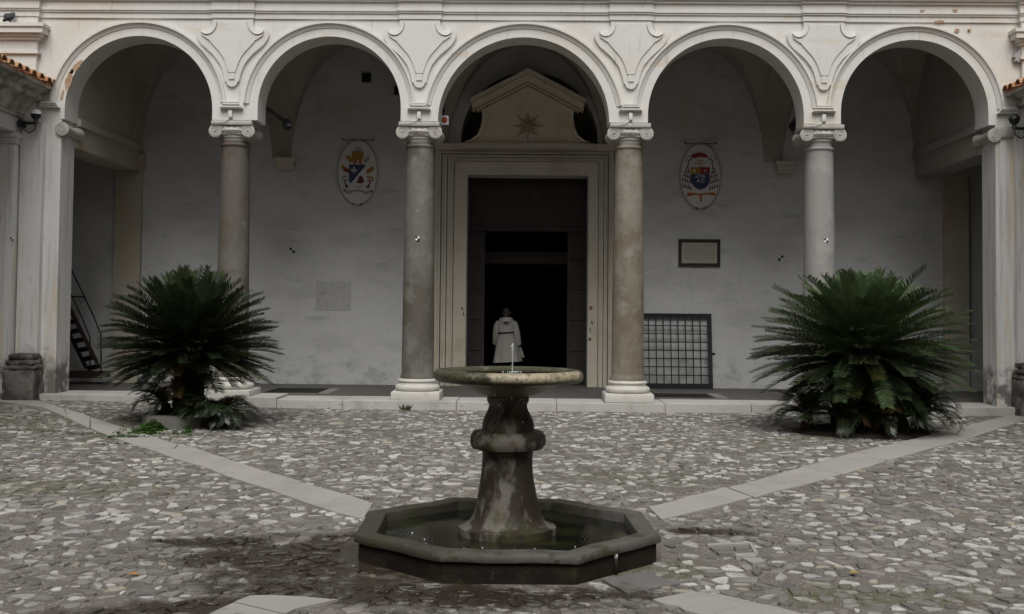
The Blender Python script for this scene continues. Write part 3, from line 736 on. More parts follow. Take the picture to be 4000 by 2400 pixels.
# ------------------------------------------------------------------ church wall behind the porch
church = thing('church_wall', 'plastered church wall in the shade behind the arches', 'wall', (0.2, YB, 0))
dc = W(2062, 1215, YB).x
DL, DR = W(1823, 1000, YB).x, W(2296, 1000, YB).x; DT = W(2060, 687, YB).z
NZ = W(2060, 570, YB).z; NT_ = W(2062, 282, YB).z; NR = 1.43
ncz = NT_ - NR
M['niche_shade'] = mk('shaded_niche_plaster', (0.10, 0.09, 0.075), 0.2, 2, 0.95, 0.2, 30)  # the niche's shadow is put into this dark colour
def wallpiece(x0, x1, z0, z1): return MB().box(x0, x1, YB, YB+0.9, z0, z1)
mb = MB()
mb.box(-13.5, DL, YB, YB+0.9, -0.2, NZ); mb.box(DR, 14.0, YB, YB+0.9, -0.2, NZ); mb.box(DL, DR, YB, YB+0.9, DT, NZ)
arcpts = [(dc + NR*math.cos(PI - PI*k/40), ncz + NR*math.sin(PI - PI*k/40)) for k in range(41)]
mb.prism([(-13.5, NZ), (dc-NR, NZ)] + arcpts + [(dc+NR, NZ), (14.0, NZ), (14.0, 9.6), (-13.5, 9.6)], YB, YB+0.9)
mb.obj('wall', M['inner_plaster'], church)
MB().box(dc-NR-0.1, dc+NR+0.1, YB+0.55, YB+0.62, NZ-0.02, NT_+0.1).obj('niche_back', M['niche_shade'], church)
# pilasters at the ends of the porch
for px0, px1, py in ((446, 548, 900), (3690, 3788, 900)):
    a, b = W(px0, py, YB-0.12).x, W(px1, py, YB-0.12).x
    mb = MB(); mb.box(a, b, YB-0.12, YB+0.02, ZF-0.01, 4.55)
    mb.box(a-0.03, b+0.03, YB-0.15, YB+0.02, 4.55, 4.62); mb.box(a-0.05, b+0.05, YB-0.17, YB+0.02, 4.62, 4.9)
    mb.obj('pilaster', M['stain_pilaster'], church)
for cx in (colx[0]+0.12, colx[3]+0.22):
    mb = MB(); mb.prism([(cx-0.13, 4.60), (cx+0.13, 4.60), (cx+0.17, 4.66), (cx-0.17, 4.66)], YB-0.18, YB+0.01)
    mb.prism([(cx-0.17, 4.66), (cx+0.17, 4.66), (cx+0.17, 4.76), (cx-0.17, 4.76)], YB-0.2, YB+0.01)
    mb.prism([(cx-0.20, 4.76), (cx+0.20, 4.76), (cx+0.21, 4.84), (cx-0.21, 4.84)], YB-0.24, YB+0.01)
    mb.obj('corbel', M['portal'], church)
# vaults
vx = [XL+0.02, colx[0], colx[1], colx[2], colx[3], XR-0.02]
y0, y1 = YF+TH, YB
ZS = 4.84
for i in range(5):
    a, b = vx[i] + (0.2 if i else 0), vx[i+1] - (0.2 if i < 4 else 0)
    h = 2.42; N = 36; vs = []; fs = []
    for j in range(N+1):
        for k in range(N+1):
            u, v = -math.cos(PI*k/N), -math.cos(PI*j/N)
            z = ZS + h*max(math.sqrt(max(0, 1-u*u)), math.sqrt(max(0, 1-v*v)))
            vs.append((a + (b-a)*(u+1)/2, y0 + (y1-y0)*(v+1)/2, z))
    fs = [(j*(N+1)+k, (j+1)*(N+1)+k, (j+1)*(N+1)+k+1, j*(N+1)+k+1) for j in range(N) for k in range(N)]
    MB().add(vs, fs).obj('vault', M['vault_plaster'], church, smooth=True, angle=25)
for cx in vx[1:5]:
    st = []
    for k in range(33):
        v = -math.cos(PI*k/32); z = ZS + 2.34*math.sqrt(max(0, 1-v*v)); y = y0 + (y1-y0)*(v+1)/2
        st.append([(cx-0.2, y, z), (cx+0.2, y, z), (cx+0.2, y, z+0.3), (cx-0.2, y, z+0.3)])
    MB().sweep(st).obj('transverse_arch', M['vault_plaster'], church, smooth=True, angle=30)
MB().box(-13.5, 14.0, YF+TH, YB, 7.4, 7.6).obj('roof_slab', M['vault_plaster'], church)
# side openings: a beam on each side and the walls of the passages beyond
for s, xe in ((-1, XL), (1, XR)):
    x0, x1 = sorted((xe - s*0.05, xe + s*0.5))
    mb = MB(); mb.box(x0, x1, YF+TH, YB-0.12, 4.55, 4.95); xa, xb = sorted((xe - s*0.11, xe + s*0.5))
    mb.box(xa, xb, YF+TH, YB-0.12, 4.95, 5.08)
    mb.box(x0, x1, YF+TH, YB, 5.08, 7.5)
    mb.obj('side_beam', M['stain_pilaster'] if s < 0 else M['vault_plaster'], church)
    xo = xe + s*4.2
    mb = MB(); x0, x1 = sorted((xo, xo + s*0.3)); mb.box(x0, x1, 12, 26, -0.2, 5.2)
    mb.obj('passage_wall', M['inner_plaster'], church)
    mb = MB(); x0, x1 = sorted((xe + s*0.5, xo + s*0.3)); mb.box(x0, x1, YF+TH, 26, 4.9, 5.1)
    mb.obj('passage_ceiling', M['vault_plaster'], church)

# interior room behind the door
mb = MB()
mb.box(dc-4, dc+4, YB+7.0, YB+7.2, 0, 8); mb.box(dc-4.2, dc-4, YB+0.9, YB+7.2, 0, 8); mb.box(dc+4, dc+4.2, YB+0.9, YB+7.2, 0, 8)
mb.box(dc-4.2, dc+4.2, YB+0.9, YB+7.2, 6, 6.2)
mb.obj('nave_interior', M['void'], church)

# ------------------------------------------------------------------ portal
portal = thing('portal', 'tall travertine doorway with a scroll-sided pediment and carved star', 'doorway', (dc, YB, ZF))
OL, OR = W(1697, 1100, YB).x, W(2392, 1100, YB).x
Z1, Z2, Z3 = W(2060, 640, YB).z, W(2060, 622, YB).z, W(2060, 592, YB).z
def frame(i0, i1, t0, t1, p, nm):        # door-shaped ring between inset i0 and i1 (0 = at the opening)
    def e(q): return (DL - q*(DL-OL), DR + q*(OR-DR))
    (a0, b0), (a1, b1) = e(i0), e(i1)
    pts = [(a1, ZF-0.01), (a1, t1), (b1, t1), (b1, ZF-0.01), (b0, ZF-0.01), (b0, t0), (a0, t0), (a0, ZF-0.01)]
    return MB().prism(pts, YB-p, YB+0.05)
def tz(q): return DT + (Z3-DT)*q
o = frame(0.0, 0.40, DT, tz(0.55), 0.07, 'x').obj('door_frame', M['portal'], portal)
mb = MB()
for q0, q1, p in ((0.425, 0.47, 0.11), (0.475, 0.61, 0.08), (0.635, 0.70, 0.13), (0.705, 0.79, 0.095), (0.815, 0.865, 0.17), (0.87, 1.0, 0.12)):
    def zz(q): return tz(0.55 + (q-0.40)/0.6*0.45)
    def e(q): return (DL - q*(DL-OL), DR + q*(OR-DR))
    (a0, b0), (a1, b1) = e(q0), e(q1)
    mb.prism([(a1, ZF-0.01), (a1, zz(q1)), (b1, zz(q1)), (b1, ZF-0.01), (b0, ZF-0.01), (b0, zz(q0)), (a0, zz(q0)), (a0, ZF-0.01)], YB-p, YB+0.05)
mb.obj('frame_moulding', M['portal'], portal)
mb = MB(); mb.box(OL-0.08, OR+0.08, YB-0.20, YB+0.02, Z3+0.001, Z3+0.05); mb.box(OL-0.12, OR+0.12, YB-0.25, YB+0.02, Z3+0.05, NZ+0.01)
mb.box(DL-0.12, DR+0.12, YB-0.285, YB-0.25, Z3+0.02, NZ+0.012)
mb.obj('cornice', M['portal'], portal)
def pp(px, py):
    v = W(px, py, YB-0.12); return v
half = [(2063, 306), (1878, 412), (1892, 429), (1893.5, 464), (1888, 499), (1874, 531), (1846, 552), (1825, 557), (1825, 570)]
L = [(pp(*p).x, pp(*p).z) for p in half]
ax = L[0][0]
Rr = [(2*ax - x, z) for x, z in L[1:]]
MB().prism(L + Rr[::-1], YB-0.16, YB+0.02).obj('tympanum', M['tympanum'], portal)
def rake(d0, d1, p, over, nm):           # gable bars, measured down from the gable line
    a = pp(2063, 280); b = pp(1841, 394)
    sl = (a.z-b.z)/(ax-b.x)
    xl = b.x + over
    pts = [(xl, a.z - (ax-xl)*sl - d1), (xl, a.z - (ax-xl)*sl - d0), (ax, a.z-d0), (2*ax-xl, a.z - (ax-xl)*sl - d0), (2*ax-xl, a.z-(ax-xl)*sl-d1), (ax, a.z-d1)]
    return MB().prism(pts, YB-p, YB+0.02).obj(nm, M['tympanum'], portal)
rake(0.0, 0.085, 0.46, 0.0, 'raking_cornice'); rake(0.10, 0.24, 0.38, 0.03, 'raking_cornice'); rake(0.262, 0.30, 0.27, 0.12, 'raking_cornice'); rake(0.325, 0.44, 0.23, 0.27, 'raking_cornice')
for s in (-1, 1):                        # scroll edges
    pth = [(L[i][0], L[i][1]) for i in range(2, 8)]
    st = []
    for (x, z) in pth:
        xx = x if s < 0 else 2*ax - x
        st.append([(xx-0.045, YB-0.27, z), (xx+0.045, YB-0.27, z), (xx+0.045, YB-0.1, z), (xx-0.045, YB-0.1, z)])
    MB().sweep(st).obj('scroll_edge', M['tympanum'], portal)
mb = MB(); sc = pp(2062, 495)
for k in range(8):
    a = k*PI/4 + PI/2; Lg = 0.36 if k % 2 == 0 else 0.37
    d = Vector((math.cos(a), 0, math.sin(a))); n = Vector((-math.sin(a), 0, math.cos(a)))
    c = Vector((sc.x, YB-0.16, sc.z))
    tip = c + d*Lg; m = c + d*Lg*0.22
    mb.add([c + Vector((0,-0.06,0)), m + n*0.045, tip, m - n*0.045, m + Vector((0,-0.045,0))], [(0, 1, 4), (1, 2, 4), (4, 2, 3), (0, 4, 3)])
    a2 = a + PI/8; d2 = Vector((math.cos(a2), 0, math.sin(a2))); n2 = Vector((-math.sin(a2), 0, math.cos(a2)))
    m = c + d2*0.06; mb.add([c + Vector((0,-0.05,0)), m + n2*0.02, c + d2*0.24, m - n2*0.02, m + Vector((0,-0.03,0))], [(0,1,4),(1,2,4),(4,2,3),(0,4,3)])
M['star'] = mk('shaded_star_stone', (0.40, 0.34, 0.25), 0.2, 12, 0.85, 0.3, 50)  # same stone as the pediment, relief shade put into a darker colour
mb.obj('star', M['star'], portal)
for px_j, py_j, w_j, h_j, c_j in ((1806, 1206, .022, .04, (0.17,0.08,0.07)), (1811, 1228, .014, .05, (0.12,0.06,0.05)), (2308, 1204, .035, .04, (0.20,0.08,0.06)), (2312, 1262, .018, .05, (0.1,0.08,0.07)), (2306, 1290, .014, .07, (0.1,0.08,0.07)), (2304, 1326, .03, .04, (0.1,0.07,0.06))):
    v = W(px_j, py_j, YB-0.07)
    MB().prism(blob(v.x, v.z, w_j, h_j, 0.2, px_j+py_j, 14), YB-0.0735, YB-0.06).obj('paint_stain', mk('stain_paint', c_j, 0.2, 12, 0.9, 0.2), portal)
# leaves folded back into the reveal, panelled transom, inner draught-lobby frame
def panelled(x0, x1, z0, z1, y, n, nm, cols=1):
    mb = MB(); mb.box(x0, x1, y, y+0.05, z0, z1)
    for c in range(cols):
        w = (x1-x0)/cols
        for k in range(n):
            h = (z1-z0)/n
            mb.cbox(x0+c*w+w*0.14, x0+(c+1)*w-w*0.14, y-0.02, y+0.01, z0+k*h+h*0.09, z0+(k+1)*h-h*0.09, 0.012)
    return mb.obj(nm, M['wood'], portal)
lx = W(1893, 1100, YB+0.5).x; rx = W(2216, 1100, YB+0.5).x; tzz = W(2060, 905, YB+0.5).z
panelled(DL-0.05, lx, ZF, tzz, YB+0.5, 5, 'door_leaf'); panelled(rx, DR+0.05, ZF, tzz, YB+0.5, 5, 'door_leaf')
panelled(DL-0.05, DR+0.05, tzz, DT+0.05, YB+0.46, 1, 'transom_panel', 3)
a, b = W(1900, 1000, YB+1.6), W(2205, 1000, YB+1.6)
mb = MB(); z0, z1 = W(2060, 1032, YB+1.6).z, W(2060, 985, YB+1.6).z
mb.box(a.x-0.3, b.x+0.3, YB+1.6, YB+1.75, z0, z1); mb.box(a.x-0.3, b.x+0.3, YB+1.55, YB+1.6, z1-0.07, z1); mb.box(a.x-0.3, b.x+0.3, YB+1.57, YB+1.6, z0+0.02, z0+0.08)
mb.obj('lobby_lintel', M['wood_mid'], portal)

# ------------------------------------------------------------------ person
def skin(name, pts, edges, m, parent, sub=2, root=0):
    me = bpy.data.meshes.new(name); me.from_pydata([p[0] for p in pts], edges, [])
    o = bpy.data.objects.new(name, me); COL.objects.link(o)
    md = o.modifiers.new('skin', 'SKIN'); md.use_smooth_shade = True
    lay = me.skin_vertices[0].data
    for i, p in enumerate(pts):
        r = p[1]; lay[i].radius = (r, r) if not isinstance(r, tuple) else r
        lay[i].use_root = (i == root)
    sd = o.modifiers.new('sub', 'SUBSURF'); sd.levels = sub; sd.render_levels = sub
    me.materials.append(m)
    o.parent = parent
    if parent is not None: o.matrix_parent_inverse = Matrix.Translation(-Vector(parent.location))
    return o
pc = W(1977, 1300, YB+0.75); pX, pY = pc.x, pc.y
person = thing('person', 'person seen from behind in a pale hooded coat with a dark belt', 'person', (pX, pY, ZF))
def P(x, y, z): return (pX+x, pY+y, ZF+z)
body = [(P(0,0,0.86), 0.12), (P(0,0,1.05), 0.105), (P(0,0.01,1.22), 0.125), (P(0,0.01,1.34), 0.085), (P(0,0.02,1.41), 0.05), (P(0,0.035,1.50), 0.082), (P(0,0.03,1.545), 0.06),
        (P(-0.16,0.01,1.30), 0.055), (P(-0.21,0.0,1.06), 0.042), (P(-0.23,0.10,0.86), 0.032), (P(-0.23,0.14,0.80), 0.026),
        (P(0.16,0.01,1.30), 0.055), (P(0.22,-0.02,1.06), 0.042), (P(0.25,0.02,0.84), 0.032), (P(0.255,0.03,0.77), 0.026),
        (P(-0.085,0,0.80), 0.085), (P(-0.09,0.06,0.45), 0.055), (P(-0.09,0.0,0.10), 0.042), (P(-0.09,0.12,0.04), 0.035),
        (P(0.085,0,0.80), 0.085), (P(0.09,-0.03,0.45), 0.055), (P(0.09,-0.16,0.12), 0.042), (P(0.09,-0.06,0.04), 0.035)]
be = [(0,1),(1,2),(2,3),(3,4),(4,5),(5,6),(2,7),(7,8),(8,9),(9,10),(2,11),(11,12),(12,13),(13,14),(0,15),(15,16),(16,17),(17,18),(0,19),(19,20),(20,21),(21,22)]
for s, hb in ((-1, 10), (1, 14)):
    hx, hy, hz = body[hb][0]
    for q in range(5):
        o_ = (q-2)*0.013
        i = len(body)
        if q == 0:
            ch = [((hx - s*0.02, hy+0.01, hz), 0.010), ((hx - s*0.035, hy+0.03, hz-0.02), 0.009), ((hx - s*0.035, hy+0.04, hz-0.05), 0.008)]
        else:
            l = (0.07, 0.08, 0.075, 0.06)[q-1]
            ch = [((hx, hy + o_, hz-0.01), 0.010), ((hx, hy + o_ + 0.005, hz - l*0.6), 0.009), ((hx - s*0.015, hy + o_ + 0.01, hz - l), 0.008)]
        body += ch; be += [(i, i+1), (i+1, i+2)]
skin('body', body, be, M['skin'], person)
# coat: rings from hem to collar, with folds at the hem
mb = MB(); st = []
for z, a, b, dx in ((0.46, 0.305, 0.235, 0.03), (0.60, 0.28, 0.215, 0.025), (0.75, 0.25, 0.195, 0.015), (0.90, 0.215, 0.175, 0.005), (1.00, 0.188, 0.155, 0), (1.10, 0.182, 0.15, 0), (1.20, 0.20, 0.15, 0), (1.29, 0.205, 0.14, 0), (1.345, 0.17, 0.12, 0), (1.38, 0.115, 0.095, 0), (1.415, 0.085, 0.085, 0)):
    fold = max(0, (1.0-z)/0.54)
    st.append([P(dx + (a + 0.024*fold*math.sin(7*2*PI*k/40+1))*math.cos(2*PI*k/40), (b + 0.024*fold*math.sin(7*2*PI*k/40+1))*math.sin(2*PI*k/40), z + 0.02*fold*math.cos(2*PI*k/40)) for k in range(40)])
mb.sweep(st, True)
mb.tube([P(-0.15,0.0,1.315), P(-0.19,0,1.22), P(-0.215,0.0,1.06), P(-0.225,0.06,0.93), P(-0.23,0.10,0.86)], [0.07, 0.08, 0.075, 0.068, 0.07], 14)
mb.tube([P(0.15,0,1.315), P(0.19,0,1.22), P(0.225,-0.02,1.06), P(0.25,0,0.92), P(0.255,0.02,0.84)], [0.07, 0.08, 0.075, 0.07, 0.075], 14)
# the coat's right front blown out sideways
mb.sweep([[P(0.14,0.08,1.0), P(0.19,0.05,1.0), P(0.19,0.02,1.0), P(0.14,0.0,1.0)], [P(0.16,0.10,0.8), P(0.30,0.07,0.82), P(0.30,0.05,0.82), P(0.16,0.06,0.8)],
          [P(0.18,0.12,0.66), P(0.37,0.09,0.66), P(0.37,0.07,0.66), P(0.18,0.08,0.66)], [P(0.20,0.13,0.60), P(0.40,0.10,0.545), P(0.40,0.08,0.545), P(0.20,0.09,0.60)]])
mb.obj('coat', M['coat'], person, smooth=True, angle=60)
MB().sweep([[P((0.192)*math.cos(2*PI*k/40), 0.160*math.sin(2*PI*k/40), z + 0.012*math.cos(2*PI*k/40)) for k in range(40)] for z in (1.065, 1.098)]).obj('belt', M['darkcloth'], person)
mb = MB()                                 # hood lying on the back
st = []
for k in range(9):
    a = PI + PI*k/8
    c = (0.12*math.cos(a), 0.01 + 0.135*math.sin(a)); w = 0.055 + 0.035*math.sin(PI*k/8)*-1*math.sin(a)
    st.append([P(c[0] + w*0.6*math.cos(2*PI*j/12)*math.cos(a), c[1] + w*0.6*math.cos(2*PI*j/12)*math.sin(a), 1.355 - 0.035*math.sin(PI*k/8) + w*math.sin(2*PI*j/12)) for j in range(12)])
mb.sweep(st); mb.obj('hood', M['coat'], person, smooth=True)
MB().sphere(P(0, -0.165, 1.31), 0.055, 0.045, 0.014).obj('hood_shadow', M['darkcloth'], person, smooth=True)  # black lens drawn as the shadow on the hood
hh = MB(); hh.sphere(P(0, 0.014, 1.522), 0.083, 0.094, 0.098); hh.sphere(P(0, -0.03, 1.445), 0.066, 0.05, 0.08)
hh.obj('hair', M['hair'], person, smooth=True)
MB().sphere(P(0, 0.125, 1.505), 0.012, 0.02, 0.02).obj('nose', M['skin'], person, smooth=True)
MB().sphere(P(0, 0.112, 1.468), 0.022, 0.008, 0.006).obj('mouth', M['red'], person, smooth=True)
for s in (-1, 1):
    MB().sphere(P(s*0.032, 0.108, 1.525), 0.012).obj('eye', M['p_line'], person, smooth=True)
    MB().sphere(P(s*0.083, 0.035, 1.505), 0.010, 0.020, 0.028).obj('ear', M['skin'], person, smooth=True)
for s, yy, y2 in ((-1, 0.0, 0.06), (1, -0.16, -0.03)):
    mb = MB()
    mb.tube([P(s*0.09, y2, 0.46), P(s*0.09, yy+0.01, 0.30), P(s*0.09, yy, 0.10), P(s*0.09, yy+0.005, 0.03)], [0.066, 0.062, 0.052, 0.052], 14)
    mb.sphere(P(s*0.09, yy+0.07, 0.035), 0.046, 0.12, 0.036)
    mb.obj('boot', M['darkcloth'], person, smooth=True)

# ------------------------------------------------------------------ things on the church wall
def flat(m_, pts, y, t, mat_, par, nm): return MB().prism(pts, y-t, y+0.002).obj(nm, mat_, par)
def oval_board(cpx, cpy, wpx, hpx, label):
    c = W(cpx, cpy, YB-0.06); a = W(cpx+wpx/2, cpy, YB-0.06).x - c.x; b = c.z - W(cpx, cpy+hpx/2, YB-0.06).z
    t = thing('coat_of_arms', label, 'coat of arms', (c.x, YB-0.06, c.z), 'oval coats of arms on the porch wall')
    mb = MB(); st = []
    for r, y in ((0.97, YB+0.01), (1.0, YB-0.02), (1.0, YB-0.045), (0.96, YB-0.052), (0.93, YB-0.05), (0.5, YB-0.05), (0.02, YB-0.05)):
        st.append([(c.x + a*r*math.cos(2*PI*k/56), y, c.z + b*r*math.sin(2*PI*k/56)) for k in range(56)])
    mb.sweep(st); mb.obj('board', M['oval'], t, smooth=True, angle=30)
    ring = MB(); ring.tube([(c.x + a*0.985*math.cos(2*PI*k/72), YB-0.052, c.z + b*0.985*math.sin(2*PI*k/72)) for k in range(73)], 0.016, 8, cap=False)
    ring.obj('rim', M['board_rim'], t, smooth=True)
    for s in (-1, 1):
        hk = MB()
        hk.tube([(c.x + s*0.08, YB, c.z-b*0.99), (c.x+s*0.075, YB-0.075, c.z-b*1.0), (c.x+s*0.085, YB-0.08, c.z-b*0.94)], 0.010, 6)
        hk.obj('hook', M['iron'], t)
        hk = MB()
        hk.tube([(c.x + s*0.32, YB, c.z+b*1.06), (c.x+s*0.32, YB-0.05, c.z+b*1.02), (c.x+s*0.32, YB-0.05, c.z+b*0.98)], 0.010, 6)
        hk.obj('hook', M['iron'], t)
    MB().tube([(c.x-0.32, YB-0.045, c.z+b*1.0), (c.x, YB-0.06, c.z+b*0.995), (c.x+0.32, YB-0.045, c.z+b*1.0)], 0.007, 6).obj('hanging_wire', M['iron'], t)
    return t, c, a, b
YP = YB - 0.05
# left: tiara, crossed keys, blue and pale shield
t, c, a, b = oval_board(1397, 674, 158, 254, 'oval crest with a gold tiara over a blue diagonal shield')
z0x, z0y, zsc = 918, 720, 0.0246*0.19/0.0246
def Q(x, y): return (c.x + (x-920)/374*a, c.z + (720-y)/590*b)
def qp(L): return [Q(*p) for p in L]
def mirx(L): return [(1840-x+ -4, y) for x, y in L]
flat(None, qp([(860,310),(880,270),(905,250),(930,250),(960,270),(1000,310),(1010,335),(830,335)]), YP, 0.004, M['p_silver'], t, 'tiara_top')
flat(None, qp([(815,335),(1010,335),(1030,390),(1030,440),(1005,495),(830,495),(805,440),(800,390)]), YP, 0.005, M['p_gold'], t, 'tiara')
flat(None, qp([(845,490),(895,490),(905,560),(830,575),(835,530)]), YP, 0.004, M['p_orange'], t, 'tiara_lappet'); flat(None, qp([(935,490),(985,490),(1000,575),(935,555)]), YP, 0.004, M['p_orange'], t, 'tiara_lappet')
flat(None, qp([(690,440),(730,400),(800,450),(840,520),(770,545),(740,500)]), YP, 0.004, M['p_gold'], t, 'key')
flat(None, qp([(1150,450),(1115,415),(1050,450),(1015,520),(1075,545),(1120,505)]), YP, 0.004, M['p_silver'], t, 'key')
flat(None, qp([(600,630),(650,570),(690,620),(755,665),(750,735),(660,700)]), YP, 0.004, M['p_gold'], t, 'ribbon'); flat(None, qp([(660,665),(700,640),(758,670),(752,733),(680,705)]), YP-0.004, 0.003, M['p_red'], t, 'ribbon')
flat(None, qp([(1230,650),(1185,590),(1150,630),(1080,680),(1085,740),(1170,715)]), YP, 0.004, M['p_gold'], t, 'ribbon'); flat(None, qp([(1165,655),(1130,650),(1080,682),(1085,738),(1150,720)]), YP-0.004, 0.003, M['p_orange'], t, 'ribbon')
flat(None, qp([(755,575),(1085,575),(1085,880),(1050,925),(920,975),(800,925),(755,880)]), YP, 0.006, M['p_white'], t, 'shield')
flat(None, qp([(755,575),(1080,578),(810,905),(780,915),(760,880)]), YP-0.006, 0.003, M['p_blue'], t, 'shield_field')
flat(None, qp([(890,912),(930,860),(945,800),(975,770),(1005,800),(1035,850),(1040,890),(1000,922)]), YP-0.006, 0.003, M['p_maroon'], t, 'shield_emblem')
mb = MB()
for q in ([(840,620),(865,620),(858,740),(846,740)], [(785,680),(920,680),(915,694),(790,694)], [(800,650),(815,650),(840,700),(828,706)], [(905,650),(890,650),(866,700),(878,706)]): mb.prism(qp(q), YP-0.011, YP-0.008)
mb.obj('shield_lily', M['p_white'], t)
for q in ([(625,785),(740,780),(740,815),(660,820),(650,885),(625,885)], [(680,850),(740,840),(745,870),(700,885)]): flat(None, qp(q), YP, 0.004, M['p_silver'], t, 'key_bit')
for q in ([(1090,790),(1205,795),(1205,890),(1180,890),(1170,825),(1095,820)], [(1095,850),(1160,860),(1140,885),(1095,880)]): flat(None, qp(q), YP, 0.004, M['p_gold'], t, 'key_bit')
for q in ([(690,840),(715,845),(690,890),(705,930),(760,975),(740,1000),(700,1005),(690,950),(668,900)],): flat(None, qp(q), YP-0.004, 0.003, M['p_maroon'], t, 'cord'); flat(None, qp(mirx(q)), YP-0.004, 0.003, M['p_maroon'], t, 'cord')
flat(None, qp([(820,935),(920,955),(1040,935),(960,985),(930,1020),(880,985)]), YP, 0.004, M['p_pink'], t, 'shield_foot')
flat(None, qp([(650,1030),(700,1020),(770,1060),(850,1040),(920,1035),(1000,1040),(1070,1065),(1140,1035),(1205,1045),(1190,1080),(1090,1125),(1030,1100),(1000,1075),(920,1068),(850,1075),(800,1105),(740,1115),(680,1080)]), YP, 0.004, M['p_silver'], t, 'motto_ribbon')
for q in ([(645,1030),(685,1025),(690,1050),(660,1055)], [(1165,1050),(1210,1045),(1195,1080),(1170,1075)]): flat(None, qp(q), YP-0.004, 0.003, M['p_red'], t, 'ribbon_end')
mb = MB()
for k in range(9): 
    x = 790 + k*28; mb.prism(qp([(x, 1046), (x+12, 1046), (x+12, 1062), (x, 1062)]), YP-0.007, YP-0.004)
mb.obj('motto_marks', M['p_line'], t)
# right: red hat, tassels, quartered shield
t, c, a, b = oval_board(2736, 689, 160, 256, 'oval crest with a red hat and tassels beside a gold, red and blue shield')
def Q(x, y): return (c.x + (x-828)/376*a, c.z + (782-y)/600*b)
flat(None, qp([(650,430),(670,400),(690,370),(740,365),(810,342),(900,362),(960,400),(960,425),(900,440),(830,425),(720,450)]), YP, 0.007, M['p_red'], t, 'hat')
for s in (-1, 1):
    mb = MB()
    f = lambda x: 828 + s*(x-828)
    lp = [(f(950),430),(f(990),470),(f(1060),495),(f(1105),470),(f(1090),425),(f(1040),410),(f(1000),440),(f(1040),500)]
    mb.tube([(Q(*p)[0], YP-0.006, Q(*p)[1]) for p in lp], 0.007, 6)
    mb.tube([(Q(f(1040),500)[0], YP-0.006, Q(f(1040),500)[1]), (Q(f(1045),580)[0], YP-0.006, Q(f(1045),580)[1])], 0.009, 6)
    mb.obj('hat_cord', M['p_line'], t)
for s in (-1, 1):
    f = lambda x: 828 + s*(x-828)
    mb = MB()
    for r_, (n_, yy) in enumerate(((1, 600), (2, 680), (3, 770), (4, 870), (5, 985))):
        for k in range(n_):
            xx = 1060 + r_*8 + (k - (n_-1)/2)*44 ; y2 = yy + ((n_-1)/2-k)*14*0 + (abs(k))*(-8)
            y2 = yy + 24 - k*16
            mb.prism(qp([(f(xx-4), y2-62), (f(xx+4), y2-62), (f(xx+8), y2-20), (f(xx+20), y2+22), (f(xx-20), y2+22), (f(xx-8), y2-20)]), YP-0.006, YP)
    mb.obj('tassels', M['p_maroon'], t)
flat(None, qp([(635,595),(1005,595),(1010,860),(985,940),(920,1010),(825,1045),(730,1010),(660,930),(635,860)]), YP, 0.005, M['p_white'], t, 'shield')
flat(None, qp([(640,620),(818,612),(818,738),(645,742)]), YP-0.005, 0.003, M['p_gold'], t, 'gold_quarter'); flat(None, qp([(822,612),(1000,615),(998,738),(822,738)]), YP-0.005, 0.003, M['p_red'], t, 'red_quarter')
flat(None, qp([(645,745),(1000,742),(1003,860),(975,940),(915,1000),(825,1035),(740,1000),(675,930),(645,860)]), YP-0.005, 0.003, M['p_blue'], t, 'blue_field')
flat(None, qp([(690,655),(720,670),(745,655),(740,695),(720,708),(698,695)]), YP-0.008, 0.003, M['p_white'], t, 'shield_charge'); flat(None, qp([(885,680),(915,645),(945,670),(930,710),(895,705)]), YP-0.008, 0.003, M['p_pink'], t, 'shield_charge')
mb = MB()
def stroke(L, w):
    for p, q in zip(L, L[1:]):
        p, q = Q(*p), Q(*q); d = Vector((q[0]-p[0], q[1]-p[1])).normalized(); n_ = Vector((-d.y, d.x))*w
        mb.prism([(p[0]+n_.x, p[1]+n_.y), (q[0]+n_.x, q[1]+n_.y), (q[0]-n_.x, q[1]-n_.y), (p[0]-n_.x, p[1]-n_.y)], YP-0.012-0.0004*len(mb.f)/6, YP-0.008)
stroke([(765,895),(790,835),(815,895)], 0.006); stroke([(775,873),(805,873)], 0.005)
stroke([(838,895),(856,895),(842,870),(845,842),(868,832),(890,842),(893,870),(880,895),(898,895)], 0.006)
stroke([(735,795),(780,775),(850,768),(910,785)], 0.005); stroke([(730,815),(790,800),(870,798),(925,810)], 0.005)
mb.obj('shield_letters', M['p_white'], t)
mb = MB(); stroke([(818,470),(818,610)], 0.010); stroke([(745,500),(890,500)], 0.008); stroke([(725,555),(915,550)], 0.009); mb.obj('double_cross', M['p_gold'], t)
flat(None, qp([(575,1150),(600,1080),(700,1090),(830,1105),(960,1085),(1090,1075),(1120,1140),(1040,1130),(960,1115),(860,1130),(850,1255),(822,1255),(815,1130),(700,1125),(650,1150)]), YP, 0.004, M['p_orange'], t, 'motto_ribbon')

